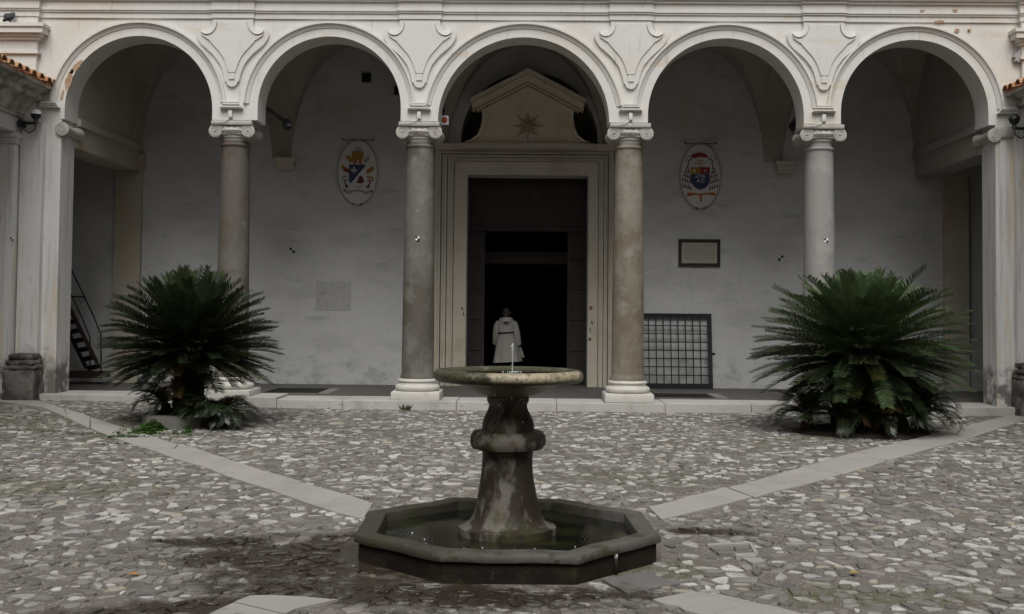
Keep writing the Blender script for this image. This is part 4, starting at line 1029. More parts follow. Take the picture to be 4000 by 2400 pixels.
# framed notice
a, b = W(2650, 935, YB), W(2812, 1042, YB)
t = thing('framed_notice', 'yellowed sheet in a dark wooden frame right of the doorway', 'notice', (a.x, YB, b.z))
fw = 0.062; mb = MB()
mb.cbox(a.x, b.x, YB-0.06, YB-0.001, a.z-fw, a.z, 0.008); mb.cbox(a.x, b.x, YB-0.06, YB-0.001, b.z, b.z+fw, 0.008)
mb.cbox(a.x, a.x+fw, YB-0.058, YB-0.001, b.z+fw, a.z-fw, 0.008); mb.cbox(b.x-fw, b.x, YB-0.058, YB-0.001, b.z+fw, a.z-fw, 0.008)
mb.obj('frame', M['wood'], t)
MB().box(a.x+fw, b.x-fw, YB-0.03, YB-0.001, b.z+fw, a.z-fw).obj('sheet', M['paper'], t)
mb = MB(); r = random.Random(2)
for k in range(9):
    z = a.z-fw-0.05-k*0.037; x0 = a.x+fw+0.06
    while x0 < b.x-fw-0.08:
        l = r.uniform(0.03, 0.11); x1 = min(x0+l, b.x-fw-0.05)
        mb.box(x0, x1, YB-0.0315, YB-0.029, z-0.008, z); x0 = x1 + 0.018
mb.obj('faded_text_lines', M['ink'], t)
# bare patch left by a removed plaque
a, b = W(1234, 1098, YB), W(1372, 1214, YB); r = random.Random(8)
pts = [(a.x + (b.x-a.x)*k/14, a.z + r.uniform(-0.03, 0.025)) for k in range(15)] + [(b.x + r.uniform(-0.015, 0.01), a.z + (b.z-a.z)*k/8) for k in range(1, 9)] + [(b.x - (b.x-a.x)*k/12, b.z + r.uniform(-0.01, 0.01)) for k in range(1, 13)] + [(a.x + r.uniform(-0.01, 0.015), b.z + (a.z-b.z)*k/8) for k in range(1, 8)]
tag(MB().prism(pts, YB-0.006, YB+0.01).obj('wall_patch', M['patch']), 'rough grey rectangle of bare mortar left of the doorway', 'wall patch')
# dark square holes / boxes high in the lunettes
for px, py, w, h, lb in ((1432, 305, 34, 36, 'small dark square vent high on the wall above the tiara crest'), (1549, 355, 16, 34, 'narrow dark vent half hidden by the arch above the mottled grey column')):
    a, b = W(px-w/2, py-h/2, YB), W(px+w/2, py+h/2, YB)
    t = thing('wall_vent', lb, 'vent', (a.x, YB, b.z), 'vents high on the porch wall')
    MB().box(a.x, b.x, YB-0.02, YB-0.001, b.z, a.z).obj('hole', M['void'], t)
    mb = MB(); q = 0.012
    mb.box(a.x-q, a.x, YB-0.03, YB, b.z-q, a.z+q); mb.box(b.x, b.x+q, YB-0.03, YB, b.z-q, a.z+q); mb.box(a.x, b.x, YB-0.03, YB, a.z, a.z+q); mb.box(a.x, b.x, YB-0.03, YB, b.z-q, b.z)
    mb.obj('rim', M['vault_plaster'], t)

# survey targets (black and white quarters)
def target(px, py, Y, s, lb, flip=False, onlyblack=False, nrm=None):
    c = W(px, py, Y)
    t = thing('survey_target', lb, 'marker', c, 'black and white survey markers')
    k1, k2 = MB(), MB()
    qs = [(-s, 0, 0, s), (0, s, -s, 0)] ; ws = [(0, s, 0, s), (-s, 0, -s, 0)]
    if flip: qs, ws = ws, qs
    for x0, x1, z0, z1 in qs: k1.box(c.x+x0, c.x+x1, Y-0.008, Y, c.z+z0, c.z+z1)
    for x0, x1, z0, z1 in ws: k2.box(c.x+x0+0.0004, c.x+x1-0.0004, Y-0.007, Y, c.z+z0, c.z+z1)
    k1.obj('black_quarters', M['black'], t); k2.obj('white_quarters', M['oval'] if onlyblack else M['p_white2'], t)
M['p_white2'] = mk('bright_white_paint', (0.8, 0.8, 0.79), 0.02, 9, 0.6, 0)
target(1631, 932, YF+0.012, 0.034, 'black and white survey marker on the mottled grey column')
target(3227, 940, YF+0.027, 0.034, 'black and white survey marker on the pale grey column')
target(1142, 978, YB-0.001, 0.056, 'black and white survey marker on the wall between the left palm and the tiara crest', False, True)
target(3050, 1009, YB-0.001, 0.056, 'black and white survey marker on the wall beside the pale grey column', True, True)

# red alarm
c = W(1737, 471, YF+TH+0.10)
t = thing('fire_alarm', 'white square alarm with a red round lamp left of the pediment', 'alarm', c)
MB().cbox(c.x-0.075, c.x+0.075, c.y-0.04, c.y+0.03, c.z-0.085, c.z+0.085, 0.02).obj('housing', M['whiteplastic'], t, smooth=True, angle=40)
MB().sphere((c.x, c.y-0.04, c.z), 0.052, 0.025, 0.058).obj('red_lamp', M['red'], t, smooth=True)
mb = MB(); mb.tube([(c.x-0.02, c.y+0.02, c.z+0.08), (c.x-0.03, c.y+0.03, c.z+0.2), (c.x-0.2, c.y+0.02, c.z+0.22)], 0.014, 8); mb.box(c.x-0.05, c.x+0.0, c.y, c.y+0.05, c.z+0.15, c.z+0.24)
mb.obj('bracket', M['iron'], t)
# spotlights on arms under the vault
def spotlight(p0, p1, lb):
    t = thing('spotlight', lb, 'spotlight', p0, 'black spotlights under the porch vault')
    d = (p1-p0).normalized()
    MB().tube([p0, p1], 0.035, 10).obj('arm', M['black'], t, smooth=True, angle=40)
    mb = MB(); mb.tube([p1 - d*0.02 + Vector((0,0,0.03)), p1 + Vector((0.02,-0.02,-0.02)), p1 + Vector((0.05,-0.10,-0.09))], [0.06, 0.085, 0.09], 16)
    mb.obj('lamp_head', M['black'], t, smooth=True, angle=40)
    MB().sphere(p1 + Vector((0.052,-0.104,-0.094)), 0.08, 0.02, 0.08).obj('lens', M['glossdark'], t, smooth=True)
spotlight(W(1000, 395, YF+TH+0.05), W(1118, 478, YF+TH+0.5), 'black spotlight on an arm right of the brown granite column')
spotlight(W(3125, 440, YF+TH+0.05), W(3092, 487, YF+TH+0.6), 'black spotlight on an arm left of the pale grey column')

# iron grate leaning on the wall
a, b = W(2480, 1224, YB-0.14), W(2787, 1514, YB-0.30)
gx0, gx1 = a.x-0.1, b.x - 0.01; zt_ = a.z
t = thing('iron_grate', 'black iron grid gate leaning on the wall right of the doorway', 'grate', (gx0, YB-0.3, ZF))
def lean(x, z, o=0.0):
    k = (z-ZF)/(zt_-ZF); return Vector((x, YB-0.30 + 0.24*k - o, z))
def bar(mb, p, q, w, d):
    u = (q-p).normalized(); s = Vector((0,-1,0)); n_ = u.cross(s).normalized(); s = n_.cross(u).normalized()
    vs = [e + n_*w*i + s*d*j for e in (p, q) for i, j in ((-1,-1),(1,-1),(1,1),(-1,1))]
    mb.add(vs, [(0,1,2,3),(7,6,5,4),(0,4,5,1),(1,5,6,2),(2,6,7,3),(3,7,4,0)])
mb = MB(); fwd = 0.042
bar(mb, lean(gx0, ZF+0.05), lean(gx1, ZF+0.05), 0.05, 0.022); bar(mb, lean(gx0, zt_-fwd), lean(gx1, zt_-fwd), fwd, 0.021)
bar(mb, lean(gx0+fwd, ZF+0.02), lean(gx0+fwd, zt_-0.01), fwd, 0.02); bar(mb, lean(gx1-fwd, ZF+0.02), lean(gx1-fwd, zt_-0.01), fwd, 0.02)
mb.obj('frame', M['iron'], t)
mb = MB(); n_ = 9
for k in range(1, n_+1):
    x = gx0+2*fwd + (gx1-gx0-4*fwd)*k/(n_+1); bar(mb, lean(x, ZF+0.05), lean(x, zt_-0.05), 0.011, 0.010)
for k in range(1, 8):
    z = ZF+0.10 + (zt_-fwd*2-ZF-0.10)*k/8; bar(mb, lean(gx0+fwd, z, 0.015), lean(gx1-fwd, z, 0.015), 0.010, 0.010)
mb.obj('bars', M['iron'], t)
mb = MB(); zl = ZF+0.68; mb.box(gx1-0.01, gx1+0.05, YB-0.26, YB-0.22, zl, zl+0.05); mb.obj('latch', M['iron'], t)

# floor gratings in the porch
def fgrate(x0p, x1p, yp0, yp1, lb, edge):
    a, b = G(x0p, yp1, ZF), G(x1p, yp0, ZF)
    x0, x1, y0_, y1_ = a.x, b.x, a.y, b.y
    t = thing('floor_grate', lb, 'floor grate', (x0, y0_, ZF), 'floor gratings in the porch')
    MB().box(x0, x1, y0_, y1_, ZF-0.02, ZF-0.0035).obj('pit', M['void'], t)
    mb = MB(); k = x0 + 0.03
    while k < x1: mb.box(k-0.008, k+0.008, y0_, y1_, ZF-0.006, ZF+0.002); k += 0.06
    mb.obj('slats', M['iron'], t)
    mb = MB(); q = 0.05
    mb.box(x0-q, x1+q, y0_-q, y0_, ZF-0.03, ZF-0.001); mb.box(x0-q, x1+q, y1_, y1_+q, ZF-0.03, ZF-0.001); mb.box(x0-q, x0, y0_, y1_, ZF-0.03, ZF-0.001); mb.box(x1, x1+0.22, y0_-q, y1_+q, ZF-0.03, ZF-0.0005)
    mb.obj('stone_frame', M['planter'], t)
fgrate(1020, 1290, 1517, 1534, 'dark floor grating between the left palm and the mottled grey column', 1)
fgrate(2540, 2760, 1538, 1553, 'dark floor grating in front of the leaning iron gate', 1)

# steep metal stair in the left passage
t = thing('metal_stair', 'steep dark metal stair with thin handrails in the left passage', 'stair', W(395, 1484, YB-0.6))
Ys = YB - 0.75
def s_(px, py, Y=Ys): return W(px, py, Y)
mb = MB()
bar(mb, s_(385, 1430), s_(235, 1130), 0.035, 0.02); bar(mb, s_(338, 1440, Ys+0.45), s_(190, 1140, Ys+0.45), 0.035, 0.02)
mb.obj('stringer', M['rust_iron'], t)
mb = MB()
for k in range(9):
    q = k/8.5
    p1 = s_(385-150*q, 1430-300*q); p2 = s_(338-148*q, 1440-300*q, Ys+0.45)
    bar(mb, p1 + Vector((0.02,0,0)), p2 + Vector((0.02,0,0)), 0.05, 0.012)
mb.obj('treads', M['rust_iron'], t)
mb = MB()
mb.tube([s_(395, 1484), s_(394, 1308), s_(365, 1235), s_(278, 1052), s_(240, 975)], 0.016, 8)
mb.tube([s_(352, 1478, Ys+0.45), s_(351, 1318, Ys+0.45), s_(322, 1245, Ys+0.45), s_(240, 1070, Ys+0.45)], 0.014, 8)
mb.tube([s_(270, 1160), s_(330, 1160)], 0.016, 8); mb.tube([s_(310, 1170), s_(318, 1185), s_(330, 1165)], 0.008, 6)
mb.obj('handrail', M['iron'], t, smooth=True)
mb = MB(); p = s_(395, 1440); q = s_(240, 1445); mb.box(q.x, p.x, Ys-0.05, Ys+0.5, ZF+0.12, ZF+0.24); mb.obj('platform', M['rust_iron'], t)
# cable down the right-hand wall
p = W(3786, 640, YB-0.14); q = W(3776, 1508, YB-0.14)
tag(MB().tube([(p.x, YB-0.128, p.z), (p.x+0.005, YB-0.128, (p.z+q.z)/2), (p.x, YB-0.128, ZF+0.02)], 0.008, 6).obj('cable', M['black']), 'thin dark cable down the wall beside the right end pilaster', 'cable')

# ------------------------------------------------------------------ side wings
Xeave = W(215, 323, YF).x; XeaveR = W(3924, 318, YF).x
MID = (Xeave + XeaveR)/2
print('EAVES', Xeave, XeaveR, MID)
ZE = 5.53
def wing(s, label):
    xe = Xeave if s < 0 else XeaveR
    X = lambda o: xe + s*o                    # o metres away from the courtyard
    t = thing('side_portico', label, 'portico', (X(0.5), 12.0, 0), 'tiled porticoes along the courtyard sides')
    ya, yb = -8.0, YF - 0.005
    prof = [(0.02, ZE-0.01), (0.02, ZE-0.05), (0.09, ZE-0.07), (0.14, ZE-0.12), (0.19, ZE-0.14), (0.19, ZE-0.24), (0.30, ZE-0.27), (0.36, ZE-0.34), (0.42, ZE-0.42), (0.45, ZE-0.46), (0.45, ZE-0.50), (0.48, ZE-0.51), (0.48, ZE-0.56), (0.52, ZE-0.57), (0.8, ZE-0.57), (0.8, ZE-0.01)]
    MB().sweep([[(X(o), y, z) for o, z in prof] for y in (ya, yb)]).obj('cornice', M['eave'], t)
    x0, x1 = sorted((X(0.53), X(1.03)))
    MB().box(x0, x1, ya, yb, 4.70, ZE-0.56).obj('beam', M['wing_plaster'], t)
    # corner anta with cap
    mb = MB(); x0, x1 = sorted((X(0.55), X(1.9))); mb.box(x0, x1, 18.70, YF+0.002, -0.05, 4.50)
    for z0, z1, q in ((4.50, 4.54, 0.03), (4.54, 4.60, 0.05), (4.60, 4.66, 0.08), (4.66, 4.699, 0.06)):
        x0, x1 = sorted((X(0.55-q), X(1.9))); mb.box(x0, x1, 18.70-q, YF+0.002, z0, z1)
    mb.obj('corner_pier', M['pier_plaster'], t)
    # engaged half column on an old pedestal
    cx = X(0.33)
    mb = MB(); x0, x1 = cx-0.19, cx+0.19
    mb.box(x0, x1, YF-0.13, YF+0.0, 0.6, 4.9); mb.obj('engaged_shaft', M['pier_plaster'], t)
    mb = MB(); r = random.Random(4 if s < 0 else 9)
    mb.cbox(cx-0.27, cx+0.27, YF-0.46, YF-0.02, -0.1, 0.62, 0.03)
    mb.cbox(cx-0.265, cx+0.265, YF-0.45, YF-0.02, 0.62, 0.70, 0.03)
    mb.cbox(cx-0.25, cx+0.25, YF-0.43, YF-0.02, 0.70, 0.79, 0.04); mb.cbox(cx-0.22, cx+0.22, YF-0.39, YF-0.02, 0.79, 0.90, 0.045)
    o = mb.obj('old_pedestal', M['old_stone'], t, smooth=True, angle=35)
    md = o.modifiers.new('sub', 'SUBSURF'); md.subdivision_type = 'SIMPLE'; md.levels = md.render_levels = 3
    tx = bpy.data.textures.new('worn', 'CLOUDS'); tx.noise_scale = 0.16
    dm = o.modifiers.new('wear', 'DISPLACE'); dm.texture = tx; dm.strength = 0.07; dm.mid_level = 0.55; dm.texture_coords = 'GLOBAL'
    # pillars and back wall
    for y in (15.4, 12.0, 8.6, 5.2):
        mb = MB(); mb.lathe([(0.26, -0.05), (0.26, 0.2), (0.22, 0.26), (0.19, 4.4), (0.24, 4.5), (0.26, 4.7)], X(0.78), y, 24); mb.obj('pillar', M['shaft_4'], t, smooth=True, angle=40)
    # roof: boards and rows of barrel tiles running up the slope
    sl = math.tan(math.radians(17))
    MB().sweep([[(X(0.03), y, ZE-0.005), (X(5.0), y, ZE-0.005+4.97*sl), (X(5.0), y, ZE+0.04+4.97*sl), (X(0.03), y, ZE+0.04)] for y in (ya, yb)]).obj('roof_boards', M['tile'], t)
    mb = MB(); y = yb - 0.09; r = random.Random(6)
    while y > 9.0:
        jx = r.uniform(-0.02, 0.03); jz = r.uniform(-0.006, 0.01)
        for seg in range(8):
            o0 = -0.06 + jx + seg*0.42; o1 = o0 + 0.46; ra, rb = 0.098, 0.082
            stt = []
            for o_, rr, dz in ((o0, ra, 0.012), (o1, rb, 0.0)):
                ring = []
                for k in range(9):
                    an = PI*k/8; ring.append((X(o_), y + rr*math.cos(an), ZE+0.03+jz + o_*sl + dz + rr*0.9*math.sin(an)))
                for k in range(8, -1, -1):
                    an = PI*k/8; ring.append((X(o_), y + (rr-0.016)*math.cos(an), ZE+0.03+jz + o_*sl + dz + (rr-0.016)*0.9*math.sin(an)))
                stt.append(ring)
            mb.sweep(stt)
        y -= 0.262 + r.uniform(-0.01, 0.01)
    mb.obj('roof_tiles', M['tile'], t, smooth=True, angle=40)
    x0, x1 = sorted((X(4.6), X(4.9))); MB().box(x0, x1, ya, yb, -0.1, 10.5).obj('raised_rear_wall', M['wing_plaster'], t)  # unseen upper part, carried high to block low sky from the side
    x0, x1 = sorted((X(1.03), X(4.6))); MB().box(x0, x1, ya, yb, 4.9, 5.0).obj('ceiling', M['vault_plaster'], t)
wing(-1, 'left side portico with terracotta tile eave and mossy cornice')
wing(1, 'right side portico with terracotta tile eave at the frame edge')
# unseen entrance range behind the viewpoint, raised to block low sky light
eb = thing('unseen_entrance_range', 'unseen plastered range opposite the church, raised to block low sky light', 'building', (0.3, -9, 0))
MB().box(-13, 13.6, -9.4, -9.0, -0.1, 12.5).obj('wall', M['wing_plaster'], eb)
MB().box(-13, 13.6, -9.0, -8.6, 12.2, 12.5).obj('cornice', M['eave'], eb)

target(46, 935, 18.695, 0.030, 'black and white survey marker on the left corner pier')

# wall lamps on the corners
def wall_lamp(px, py, s, label):
    c = W(px, py, YF-0.30)
    t = thing('wall_lamp', label, 'wall lamp', c, 'dark globe lamps on the corner piers')
    MB().sphere(c, 0.085, 0.085, 0.085, 24, 16).obj('globe', M['glossdark'], t, smooth=True)
    mb = MB(); st = []
    for k in range(7):
        th = 0.5*PI*k/6; rr, zz = 0.095*math.cos(th), 0.095*math.sin(th)
        st.append((max(rr, 0.004), c.z + 0.01 + zz))
    mb.lathe(st, c.x, c.y, 24); mb.obj('cap', M['whiteplastic'] if s < 0 else M['black'], t, smooth=True)
    mb = MB(); wx = c.x + s*0.27
    mb.tube([(c.x, c.y, c.z-0.07), (c.x, c.y, c.z-0.15)], [0.03, 0.045], 10)
    mb.tube([(c.x, c.y, c.z-0.14), (wx, c.y+0.03, c.z-0.14)], 0.026, 8)
    mb.tube([(c.x, c.y, c.z-0.16), (c.x+s*0.02, c.y, c.z-0.26), (c.x+s*0.12, c.y, c.z-0.31), (c.x+s*0.22, c.y+0.02, c.z-0.24), (wx, c.y+0.03, c.z-0.17)], 0.012, 8)
    mb.cbox(wx-0.035, wx+0.03, c.y-0.03, c.y+0.30, c.z-0.20, c.z-0.08, 0.01)
    mb.obj('bracket', M['black'], t, smooth=True, angle=40)
wall_lamp(141, 450, -1, 'dark globe wall lamp on a bracket under the left tiled eave')
wall_lamp(3962, 470, 1, 'dark globe wall lamp on a bracket under the right tiled eave')

# pigeon
c = W(36, 52, YF-0.24); zb = 6.602
t = thing('pigeon', 'dark grey pigeon perched on the cornice at the upper left', 'pigeon', (c.x, c.y, zb))
def B(x, y, z): return (c.x+x, c.y+y, zb+z)
bird = [(B(0.0,0,0.10), 0.068), (B(0.03,0.02,0.13), 0.062), (B(0.045,0.05,0.165), 0.040), (B(0.05,0.065,0.185), 0.030), (B(0.05,0.095,0.183), 0.007), (B(-0.045,-0.03,0.055), 0.038), (B(-0.085,-0.05,0.012), 0.018),
        (B(0.01,0.02,0.04), 0.012), (B(0.01,0.02,0.005), 0.008), (B(0.02,-0.02,0.04), 0.012), (B(0.02,-0.02,0.005), 0.008)]
skin('body', bird, [(0,1),(1,2),(2,3),(3,4),(0,5),(5,6),(0,7),(7,8),(0,9),(9,10)], M['pigeon'], t)
for s in (-1, 1):
    mb = MB()
    mb.sphere(B(-0.005, s*0.055, 0.105), 0.07, 0.016, 0.05, 14, 8)
    mb.obj('wing', M['pigeon'], t, smooth=True)

# ------------------------------------------------------------------ fountain
M['water'] = water_mat('dark_fountain_water', (0.008,0.008,0.006), (0.022,0.024,0.010), (FX+0.35, FC_Y-0.2))
M['water2'] = water_mat('bowl_water', (0.020,0.020,0.008), (0.035,0.036,0.010), (FX, FC_Y))
ZR = 0.19
ft = thing('fountain', 'mossy stone fountain with round bowl, baluster pedestal and octagonal basin', 'fountain', (FX, FC_Y, 0))
r0 = FR*math.cos(PI/8)*1.012
def ocring(r, z): return [(x, y, z) for x, y in octo(r)]
mb = MB(); mb.sweep([ocring(r0-0.03, -0.05), ocring(r0-0.03, ZR-0.056), ocring(r0-0.10, ZR-0.056), ocring(r0-0.142, 0.02)], True); o = mb.obj('basin_wall', M['f_wall'], ft)
rim_prof = [(-0.035, ZR-0.06), (-0.004, ZR-0.058), (0.0, ZR-0.045), (0.0, ZR-0.022), (-0.010, ZR-0.006), (-0.03, ZR), (-0.13, ZR), (-0.145, ZR-0.006), (-0.15, ZR-0.02), (-0.15, ZR-0.15), (-0.035, ZR-0.15)]
def ocfine(r, z):
    p = ocring(r, z); out = []
    for i in range(8):
        a, b = p[i], p[(i+1) % 8]
        for k in range(6):
            q = k/6; out.append((a[0]+(b[0]-a[0])*q, a[1]+(b[1]-a[1])*q, z))
    return out
rings = [ocfine(r0+o, z) for o, z in rim_prof]
m = len(rings[0]); vs = []
rj = random.Random(12)
for i, rg in enumerate(rings):
    for k, p in enumerate(rg):
        j = 0.004*math.sin(k*1.7)+0.003*math.sin(k*0.61+2)
        vs.append((p[0], p[1], p[2] + (j if i not in (0, 9, 10) else 0)))
fs = []
for i in range(len(rings)):
    i2 = (i+1) % len(rings)
    for k in range(m): fs.append((i*m+k, i*m+(k+1)%m, i2*m+(k+1)%m, i2*m+k))
MB().add(vs, fs).obj('basin_rim', M['f_rim'], ft, smooth=True, angle=40)
zw = ZR - 0.075
mb = MB(); mb.add(ocring(r0-0.149, zw), [tuple(range(8))]); mb.obj('basin_water', M['water'], ft)
px_ = [(0.345, 0.05), (0.352, 0.15), (0.348, 0.165), (0.30, 0.178), (0.272, 0.20), (0.25, 0.235), (0.232, 0.285), (0.218, 0.345), (0.206, 0.41), (0.197, 0.46), (0.186, 0.53), (0.181, 0.60), (0.180, 0.66), (0.184, 0.70), (0.205, 0.712), (0.252, 0.718), (0.268, 0.745), (0.272, 0.775), (0.266, 0.808), (0.248, 0.836), (0.205, 0.842), (0.188, 0.848), (0.187, 0.875), (0.182, 0.905), (0.168, 0.945), (0.147, 0.985), (0.138, 1.01), (0.138, 1.035), (0.146, 1.045), (0.150, 1.06), (0.150, 1.082), (0.14, 1.09)]
MB().lathe(px_, FX, FC_Y, 56, wob=lambda a, z: 1 + 0.010*math.sin(5*a+z*9) + 0.008*math.sin(11*a-z*14) + (0.018*math.sin(9*a+3)*math.sin(4*a) if 0.7 < z < 0.85 else 0)).obj('pedestal', M['f_ped'], ft, smooth=True, angle=50)
bp = [(0.14, 1.085), (0.17, 1.092), (0.22, 1.108), (0.28, 1.135), (0.335, 1.162), (0.39, 1.182), (0.44, 1.192)]
for k in range(13):
    a = -PI*0.62 + (PI*1.18)*k/12
    bp.append((0.497 + 0.046*math.cos(a), 1.236 + 0.043*math.sin(a)))
bp += [(0.45, 1.262), (0.435, 1.235), (0.3, 1.16), (0.05, 1.13)]
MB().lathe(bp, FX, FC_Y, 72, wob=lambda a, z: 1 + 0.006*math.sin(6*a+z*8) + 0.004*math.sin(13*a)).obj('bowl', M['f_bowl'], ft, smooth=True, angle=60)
mb = MB(); n = 64
mb.add([(FX + 0.447*math.cos(2*PI*k/n), FC_Y + 0.447*math.sin(2*PI*k/n), 1.262) for k in range(n)], [tuple(range(n))]); mb.obj('bowl_water', M['water2'], ft)
def waterjet():
    n = NT('clear_water'); n.b.inputs['Base Color'].default_value = (0.9, 0.93, 0.95, 1); n.b.inputs['Roughness'].default_value = 0.05
    n.b.inputs['Transmission Weight'].default_value = 0.55; n.b.inputs['IOR'].default_value = 1.33
    return n.m
M['jet'] = waterjet()
mb = MB(); r = random.Random(1)
jx = W(2002, 1400, FC_Y).x
pth = []; rad = []
for k in range(26):
    q = k/25; pth.append((jx + 0.003*math.sin(k*1.9), FC_Y - 0.0, 1.262 + 0.205*q)); rad.append(0.0018 + 0.0028*abs(math.sin(k*1.3)) + (0.006*math.exp(-((q-0.9)/0.07)**2)))
mb.tube(pth, rad, 8)
for k in range(16):
    a = r.uniform(0, 2*PI); d = r.uniform(0.0, 0.075); mb.sphere((jx + d*math.cos(a), FC_Y + d*math.sin(a)*0.8, 1.262), r.uniform(0.004, 0.010), None, 0.005, 8, 5)
mb.obj('water_jet', M['jet'], ft, smooth=True)
mb = MB()
for k in range(20):                       # drops striking the basin and falling from the bowl
    if k < 14:
        a = r.uniform(PI*1.0, PI*1.9); d = r.uniform(0.5, 0.75); mb.sphere((FX + d*math.cos(a), FC_Y + d*math.sin(a), zw+0.005), r.uniform(0.003, 0.008), None, 0.006, 8, 5)
    else:
        a = r.uniform(PI*0.9, PI*1.6); mb.sphere((FX + 0.5*math.cos(a), FC_Y + 0.5*math.sin(a), r.uniform(0.95, 1.17)), 0.0013, None, 0.005, 6, 5)
mb.obj('water_drops', M['jet'], ft, smooth=True)
# overflow pipe on the front-right face
p = G(2402, 2262, 0.03)
oc = octo(r0-0.03); 
d0 = ray(2400, 2230); tt = (FC_Y - r0*0.93)/d0.y
q0 = Vector(oc[6]); q1 = Vector(oc[7])
best = None
for (a, b) in ((oc[5], oc[6]), (oc[6], oc[7]), (oc[7], oc[0])):
    A, Bv = Vector(a), Vector(b); e = Bv-A; dd = Vector((d0.x, d0.y)); den = dd.x*e.y - dd.y*e.x
    if abs(den) > 1e-6:
        k = (A.x*dd.y - A.y*dd.x)/den * 1.0
        k = -(A.x*dd.y - A.y*dd.x)/(e.x*dd.y - e.y*dd.x)
        if 0 <= k <= 1:
            pt = A + e*k
            if best is None or pt.length < best.length: best = pt
print('PIPE', best)
if best is not None:
    ux = (best - Vector((FX, FC_Y))).normalized()*0.012
    bx, by = best.x+ux.x, best.y+ux.y
    MB().tube([(bx, by, -0.01), (bx, by, 0.06), (bx, by, 0.10)], 0.012, 10).obj('overflow_pipe', M['rust_iron'], ft, smooth=True)
    MB().tube([(bx, by, 0.10), (bx, by, 0.125), (bx-ux.x, by-ux.y, 0.135)], 0.013, 10).obj('pipe_end', M['whiteplastic'], ft, smooth=True)
# splashed slab with iron lid beside the basin, framed drain of long stones
def quadslab(px4, z0, z1): return MB().slab([(G(x, y).x, G(x, y).y) for x, y in px4], z0, z1)
mb = quadslab([(2350, 2268), (2520, 2238), (2655, 2285), (2450, 2322)], -0.02, 0.009); mb.obj('flagstone', M['flag']); o = COL.objects['flagstone']; tag(o, 'grey flagstone on the ground at the front right of the basin', 'flagstone')
t = thing('drain_cover', 'paved drain framed with long pale stones right of the basin', 'drain', G(2870, 2170))
mb = MB()
for q in ([(2760,2137),(2925,2130),(2928,2136),(2765,2143)], [(2925,2131),(2937,2131),(2962,2176),(2948,2177)], [(2870,2175),(2948,2172),(2955,2188),(2875,2187)], [(2895,2192),(2970,2192),(2992,2208),(2940,2214)]):
    mb.slab([(G(x, y).x, G(x, y).y) for x, y in q], -0.02, 0.024)
mb.obj('frame_stones', M['strip'], t)
mb = MB()
for q in ([(2770,2146),(2860,2143),(2868,2158),(2790,2160)], [(2866,2143),(2922,2141),(2930,2154),(2874,2156)], [(2795,2164),(2868,2162),(2876,2172),(2810,2174)], [(2874,2160),(2932,2158),(2938,2168),(2880,2170)]):
    mb.slab([(G(x, y).x, G(x, y).y) for x, y in q], -0.02, 0.019)
mb.obj('paver', M['planter'], t)

# ------------------------------------------------------------------ cycads
def frond(mb, base, az, el, L, droop, tint, nl=46, ll=0.15, wid=0.011, r=None, ragged=0.0):
    r = r or rnd
    d = Vector((math.cos(az)*math.cos(el), math.sin(az)*math.cos(el), math.sin(el)))
    side = Vector((-math.sin(az), math.cos(az), 0))
    n = 16; pts = [Vector(base)]; dirs = []
    e = el; tw = r.uniform(-0.1, 0.1)
    for k in range(n):
        q = k/n; e = el - droop*q**2.0
        dd = Vector((math.cos(az+tw*q)*math.cos(e), math.sin(az+tw*q)*math.cos(e), math.sin(e)))
        dirs.append(dd); pts.append(pts[-1] + dd*L/n)
    dirs.append(dirs[-1])
    dark = tuple(c*0.6 for c in tint)
    mb.tint = (0.10*0.5+tint[0]*0.7, 0.11*0.5+tint[1]*0.7, 0.03)
    mb.tube(pts, [0.010*(1-0.75*k/n) for k in range(n+1)], 4, cap=False)
    for k in range(nl):
        q = 0.10 + 0.90*(k+0.5)/nl; s = q*n; i = min(int(s), n-1); f = s-i
        p = pts[i].lerp(pts[i+1], f); dd = dirs[i].lerp(dirs[i+1], f).normalized()
        up = side.cross(dd).normalized()
        if up.z < 0: up = -up
        prof = min(1.0, 0.35+q*2.2) * (1.0 if q < 0.8 else 1 - 1.6*(q-0.8))
        l = ll*prof*r.uniform(0.9, 1.1)
        for sg in (-1, 1):
            if ragged and r.random() < ragged: continue
            fw = 0.55 + 0.55*q
            ld = (side*sg*1.0 + dd*fw*0.8 + up*0.45 + Vector((r.uniform(-.12,.12), r.uniform(-.12,.12), r.uniform(-.12,.12)))).normalized()
            wv = ld.cross(up).normalized()*wid*0.5
            m1 = p + ld*l*0.55; tp = p + ld*l + Vector((0,0,-l*0.10))
            c = tuple(x*r.uniform(0.8, 1.25) for x in tint); mb.tint = c
            mb.add([p-wv*0.7, p+wv*0.7, m1+wv, m1-wv, tp+wv*0.15, tp-wv*0.15], [(0,1,2,3),(3,2,4,5)])
    mb.tint = None
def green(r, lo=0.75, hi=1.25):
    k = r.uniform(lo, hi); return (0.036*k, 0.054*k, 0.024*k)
def yellowing(r):
    k = r.uniform(0.7, 1.2); return (0.050*k, 0.052*k, 0.013*k)
def brown(r):
    k = r.uniform(0.7, 1.2); return (0.055*k, 0.030*k, 0.011*k)
def trunk(cx, cy, z0, z1, r_, par, seed):
    rr = random.Random(seed)
    mb = MB(); mb.lathe([(r_*1.1, z0), (r_, z0+(z1-z0)*0.4), (r_*0.92, z1-0.08), (r_*0.6, z1), (0.02, z1+0.04)], cx, cy, 26)
    for k in range(220):                  # old leaf bases
        a = rr.uniform(0, 2*PI); z = rr.uniform(z0+0.02, z1-0.02)
        b = Vector((cx + r_*0.95*math.cos(a), cy + r_*0.95*math.sin(a), z)); o = Vector((math.cos(a), math.sin(a), 0.7))*rr.uniform(0.03, 0.07)
        mb.tube([b, b+o], [0.02, 0.006], 5)
    return mb.obj('trunk', M['bark'], par)
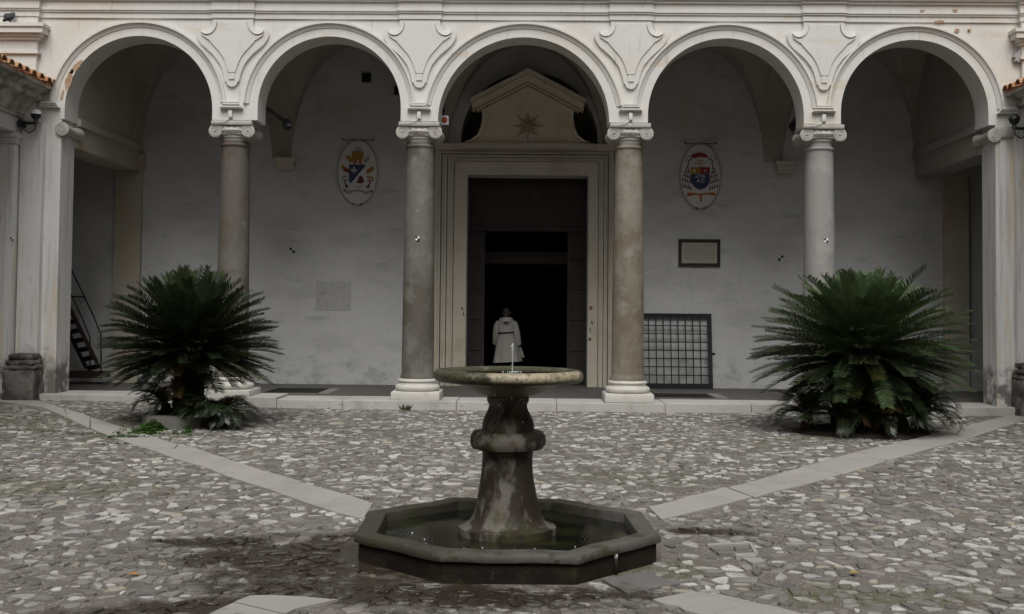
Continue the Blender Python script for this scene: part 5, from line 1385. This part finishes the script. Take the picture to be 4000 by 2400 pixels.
def cycad(c, zc, label, tiers, seed, tr, ll=0.15):
    r = random.Random(seed)
    t = thing('sago_palm', label, 'sago palm', (c.x, c.y, g(c.x, c.y)), 'sago palms in the courtyard')
    trunk(c.x, c.y, g(c.x, c.y), zc-0.02, tr, t, seed)
    mb = MB()
    for (n, el0, el1, L0, L1, dr0, dr1, tf, zo) in tiers:
        for k in range(n):
            az = 2*PI*(k*0.618034 + r.uniform(-0.03, 0.03)); q = r.random()
            el = math.radians(el0 + (el1-el0)*((k+0.5)/n)) + r.uniform(-0.2, 0.2)
            b = (c.x + tr*0.45*math.cos(az), c.y + tr*0.45*math.sin(az), zc + zo + r.uniform(-0.04, 0.04))
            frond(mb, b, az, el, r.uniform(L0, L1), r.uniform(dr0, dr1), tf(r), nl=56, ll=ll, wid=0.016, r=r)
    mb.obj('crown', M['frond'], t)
    return t
def pups(c, heads, label, seed, nl=40, group=None):
    r = random.Random(seed)
    mb = tb = None
    t = thing('palm_offshoot', label, 'palm offshoot', (c.x, c.y, g(c.x, c.y)), 'offshoots at the palm feet')
    for (dx, dy, dz, n, L, az0, az1) in heads:
        mb = MB(); tb = MB()
        bx, by, bz = c.x+dx, c.y+dy, dz
        tb.lathe([(0.09, -0.05), (0.09, bz*0.6), (0.06, bz), (0.01, bz+0.02)], bx, by, 12)
        for k in range(n):
            az = az0 + (az1-az0)*(k+0.5)/n + r.uniform(-0.2, 0.2)
            tf = green(r, 0.35, 0.8) if r.random() < 0.85 else brown(r)
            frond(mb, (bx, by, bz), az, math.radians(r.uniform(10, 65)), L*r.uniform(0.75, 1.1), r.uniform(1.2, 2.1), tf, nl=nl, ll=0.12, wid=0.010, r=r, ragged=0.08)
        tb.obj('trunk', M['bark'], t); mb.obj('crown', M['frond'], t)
    return t
mixed = lambda r: green(r, 0.7, 1.3) if r.random() < 0.62 else (yellowing(r) if r.random() < 0.6 else brown(r))
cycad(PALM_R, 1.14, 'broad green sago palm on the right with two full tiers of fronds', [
    (60, 86, 50, 0.90, 1.08, 0.1, 0.45, lambda r: green(r, 2.2, 4.2), 0.14), (96, 52, 14, 1.28, 1.48, 0.25, 0.6, lambda r: green(r, 1.5, 3.0), 0.08),  # upper tiers brighter: sky sheen put into the leaf tint
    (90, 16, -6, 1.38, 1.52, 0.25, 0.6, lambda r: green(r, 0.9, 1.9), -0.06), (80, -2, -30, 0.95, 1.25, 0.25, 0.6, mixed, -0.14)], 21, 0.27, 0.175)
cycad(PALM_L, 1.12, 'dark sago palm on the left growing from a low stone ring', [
    (56, 86, 50, 0.93, 1.08, 0.1, 0.4, lambda r: green(r, 0.8, 1.6), 0.10), (84, 52, 14, 1.10, 1.26, 0.2, 0.6, lambda r: green(r, 0.55, 1.0), 0.04),  # top tier tinted brighter for the sky sheen on it
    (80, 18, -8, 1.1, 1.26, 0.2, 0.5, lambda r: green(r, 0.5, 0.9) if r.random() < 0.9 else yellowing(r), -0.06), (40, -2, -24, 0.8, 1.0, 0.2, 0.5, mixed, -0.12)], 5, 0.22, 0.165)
pups(PALM_R, [(-0.80, -0.1, 0.26, 26, 0.62, 0, 2*PI), (-0.42, -0.5, 0.24, 24, 0.6, PI*0.8, PI*2.2), (0.0, -0.55, 0.24, 24, 0.6, PI*0.8, PI*2.2), (0.42, -0.5, 0.26, 26, 0.62, PI*0.8, PI*2.2), (0.82, -0.1, 0.30, 30, 0.66, 0, 2*PI), (0.2, 0.35, 0.3, 24, 0.6, 0, 2*PI), (-0.3, 0.2, 0.4, 24, 0.6, 0, 2*PI)],
     'skirt of dark offshoots around the foot of the right palm', 31)
pups(PALM_L, [(0.60, -0.50, 0.20, 26, 0.56, -PI*0.75, PI*0.30), (0.42, -0.50, 0.16, 18, 0.5, -PI*0.9, PI*0.1)], 'arching offshoot right of the left palm trunk', 32)
pups(PALM_L, [(-0.28, -0.15, 0.32, 14, 0.55, PI*0.6, PI*1.7)], 'small arching offshoot left of the left palm trunk', 33)
pups(PALM_L, [(0.1, -0.28, 0.38, 16, 0.46, PI*1.1, PI*1.9)], 'short drooping offshoot in front of the left palm trunk', 34)
# stone ring and soil round the left palm, soil mound round the right
t = thing('stone_ring', 'low grey stone ring of soil under the left palm', 'planter', (PALM_L.x, PALM_L.y, g(PALM_L.x, PALM_L.y)))
gz = g(PALM_L.x, PALM_L.y)
MB().lathe([(0.66, gz-0.05), (0.66, gz+0.10), (0.64, gz+0.15), (0.60, gz+0.17), (0.50, gz+0.165), (0.48, gz+0.10)], PALM_L.x, PALM_L.y, 40, wob=lambda a, z: 1 + 0.04*math.sin(3*a+1) + 0.025*math.sin(8*a)).obj('kerb', M['planter'], t, smooth=True, angle=50)
MB().lathe([(0.62, gz+0.10), (0.4, gz+0.16), (0.02, gz+0.2)], PALM_L.x, PALM_L.y, 32, wob=lambda a, z: 1 + 0.03*math.sin(5*a)).obj('soil', M['soil'], t, smooth=True)
tag(MB().lathe([(1.0, -0.03), (0.9, 0.03), (0.5, 0.10), (0.02, 0.14)], PALM_R.x, PALM_R.y, 40, wob=lambda a, z: 1 + 0.06*math.sin(4*a+1) + 0.03*math.sin(9*a)).obj('soil_mound', M['soil'], smooth=True), 'mound of dark soil under the right palm', 'soil mound')

# ------------------------------------------------------------------ weeds
def weed_patch(spots, name, label, tint, seed, size=0.02, cat='weeds', hh=0.06):
    r = random.Random(seed); mb = MB()
    for (px, py, rx, ry, n) in spots:
        c = G(px, py)
        for k in range(n):
            a = r.uniform(0, 2*PI); d = math.sqrt(r.random())*r.choice((1, 1, 0.6))
            x, y = c.x + rx*d*math.cos(a), c.y + ry*d*math.sin(a); z = g(x, y) + r.uniform(0.01, hh*(1.1-d))
            u = Vector((r.uniform(-1,1), r.uniform(-1,1), r.uniform(-0.2,0.6))).normalized()*size*r.uniform(0.6, 1.4)
            w = u.cross(Vector((r.uniform(-.4,.4), r.uniform(-.4,.4), 1))).normalized()*size*0.5
            mb.tint = tuple(q*r.uniform(0.6, 1.4) for q in tint); p = Vector((x, y, z))
            mb.add([p-u, p+w, p+u, p-w], [(0,1,2,3)])
    mb.tint = None
    return tag(mb.obj(name, M['weed']), label, cat, kind='stuff')
weed_patch([(600, 1685, 0.20, 0.12, 1100), (565, 1698, 0.22, 0.10, 500), (500, 1712, 0.30, 0.1, 300), (700, 1702, 0.3, 0.06, 150), (735, 1697, 0.06, 0.05, 160)], 'clover_weeds', 'bright green weeds beside the low stone ring of the left palm', (0.055, 0.13, 0.02), 41, 0.022, 'weeds', 0.17)
weed_patch([(360, 1700, 0.7, 0.14, 500), (150, 1690, 0.7, 0.2, 300), (450, 1735, 0.35, 0.1, 250), (130, 1650, 0.3, 0.15, 120)], 'moss', 'low moss along the diagonal stone strip at the left', (0.045, 0.065, 0.018), 42, 0.012, 'moss', 0.02)
weed_patch([(190, 1560, 0.16, 0.08, 350), (50, 1560, 0.15, 0.08, 250), (110, 1555, 0.12, 0.06, 150)], 'pedestal_weeds', 'green weeds at the foot of the old left pedestal', (0.04, 0.06, 0.015), 43, 0.02, 'weeds', 0.14)
weed_patch([(2560, 2148, 0.10, 0.03, 0)], 'basin_weeds', 'green weeds', (0.05, 0.1, 0.02), 44) if False else None
def tuft(px, py, h, n, lb, seed):
    c = G(px, py); r = random.Random(seed); mb = MB()
    for k in range(n):
        a = r.uniform(0, 2*PI); b = Vector((c.x + r.uniform(-0.08, 0.08), c.y + r.uniform(-0.02, 0.02), g(c.x, c.y)))
        tip = b + Vector((math.cos(a)*h*0.6, math.sin(a)*h*0.4, h*r.uniform(0.5, 1.1))); s = Vector((0.006, 0.002, 0)); m = b.lerp(tip, 0.5) + Vector((0,0,h*0.12))
        k_ = r.uniform(0.7, 1.3); mb.tint = (0.05*k_, 0.065*k_, 0.02)
        mb.add([b-s, b+s, m+s, m-s, tip], [(0,1,2,3), (3,2,4)])
    mb.tint = None
    tag(mb.obj('grass_tuft', M['weed']), lb, 'grass tuft', 'grass tufts along the porch step')
tuft(1585, 1604, 0.11, 50, 'tall grass tuft below the mottled grey column', 1)
tuft(1165, 1588, 0.07, 40, 'low grass tuft at the step between the left palm and the mottled grey column', 2)
tuft(1480, 1598, 0.07, 50, 'low grass tuft just left of the tall tuft', 3)
tuft(2560, 1607, 0.06, 30, 'small grass tuft right of the tan marble column', 4)
tuft(2717, 1607, 0.10, 40, 'grass tuft on the step below the leaning iron gate', 5)
tuft(2892, 1606, 0.08, 40, 'grass tuft on the step left of the right palm', 6)
tuft(390, 1572, 0.07, 40, 'grass tuft at the step left of the left palm', 7)
# fallen leaf litter as single yellow leaves near the basin
for i, (px, py, lb) in enumerate(((3340, 2252, 'yellow fallen leaf on the stones at the lower right'), (520, 2258, 'orange fallen leaf on the stones at the lower left'))):
    c = G(px, py); s = 0.04
    mb = MB(); mb.tint = (0.42, 0.30, 0.06) if i == 0 else (0.42, 0.20, 0.05)
    mb.add([(c.x-s, c.y, 0.022), (c.x-s*0.3, c.y-0.025, 0.03), (c.x+s, c.y+0.008, 0.022), (c.x-s*0.2, c.y+0.03, 0.034)], [(0,1,2,3)])
    mb.tint = None; tag(mb.obj('fallen_leaf', M['weed']), lb, 'leaf', 'fallen leaves')

# ------------------------------------------------------------------ light
w = bpy.data.worlds.new('World'); scn.world = w; w.use_nodes = True
nt = w.node_tree; bg = nt.nodes['Background']
sky = nt.nodes.new('ShaderNodeTexSky'); sky.sky_type = 'NISHITA'; sky.sun_disc = False
EL, AZ = math.radians(53), math.radians(178)           # sun high, behind the viewpoint and a little to the right
sky.sun_elevation = EL; sky.sun_rotation = AZ; sky.air_density = 1.0; sky.dust_density = 4.0; sky.ozone_density = 1.0
hs = nt.nodes.new('ShaderNodeHueSaturation'); hs.inputs['Saturation'].default_value = 0.12
nt.links.new(sky.outputs[0], hs.inputs['Color']); nt.links.new(hs.outputs[0], bg.inputs[0])
bg.inputs[1].default_value = 0.075
sd = bpy.data.lights.new('sun', 'SUN'); so = bpy.data.objects.new('sun', sd); COL.objects.link(so)
sd.energy = 1.5; sd.angle = math.radians(38); sd.color = (1.0, 0.985, 0.96)
sdir = Vector((math.sin(AZ)*math.cos(EL), math.cos(AZ)*math.cos(EL), math.sin(EL)))
so.rotation_euler = sdir.to_track_quat('Z', 'Y').to_euler(); so.location = (4, -6, 20)
vs_ = scn.view_settings
scn.display_settings.display_device = 'sRGB'
vs_.view_transform = 'Standard'; vs_.look = 'None'; vs_.gamma = 1.0; vs_.use_curve_mapping = False
vs_.exposure = 0.45
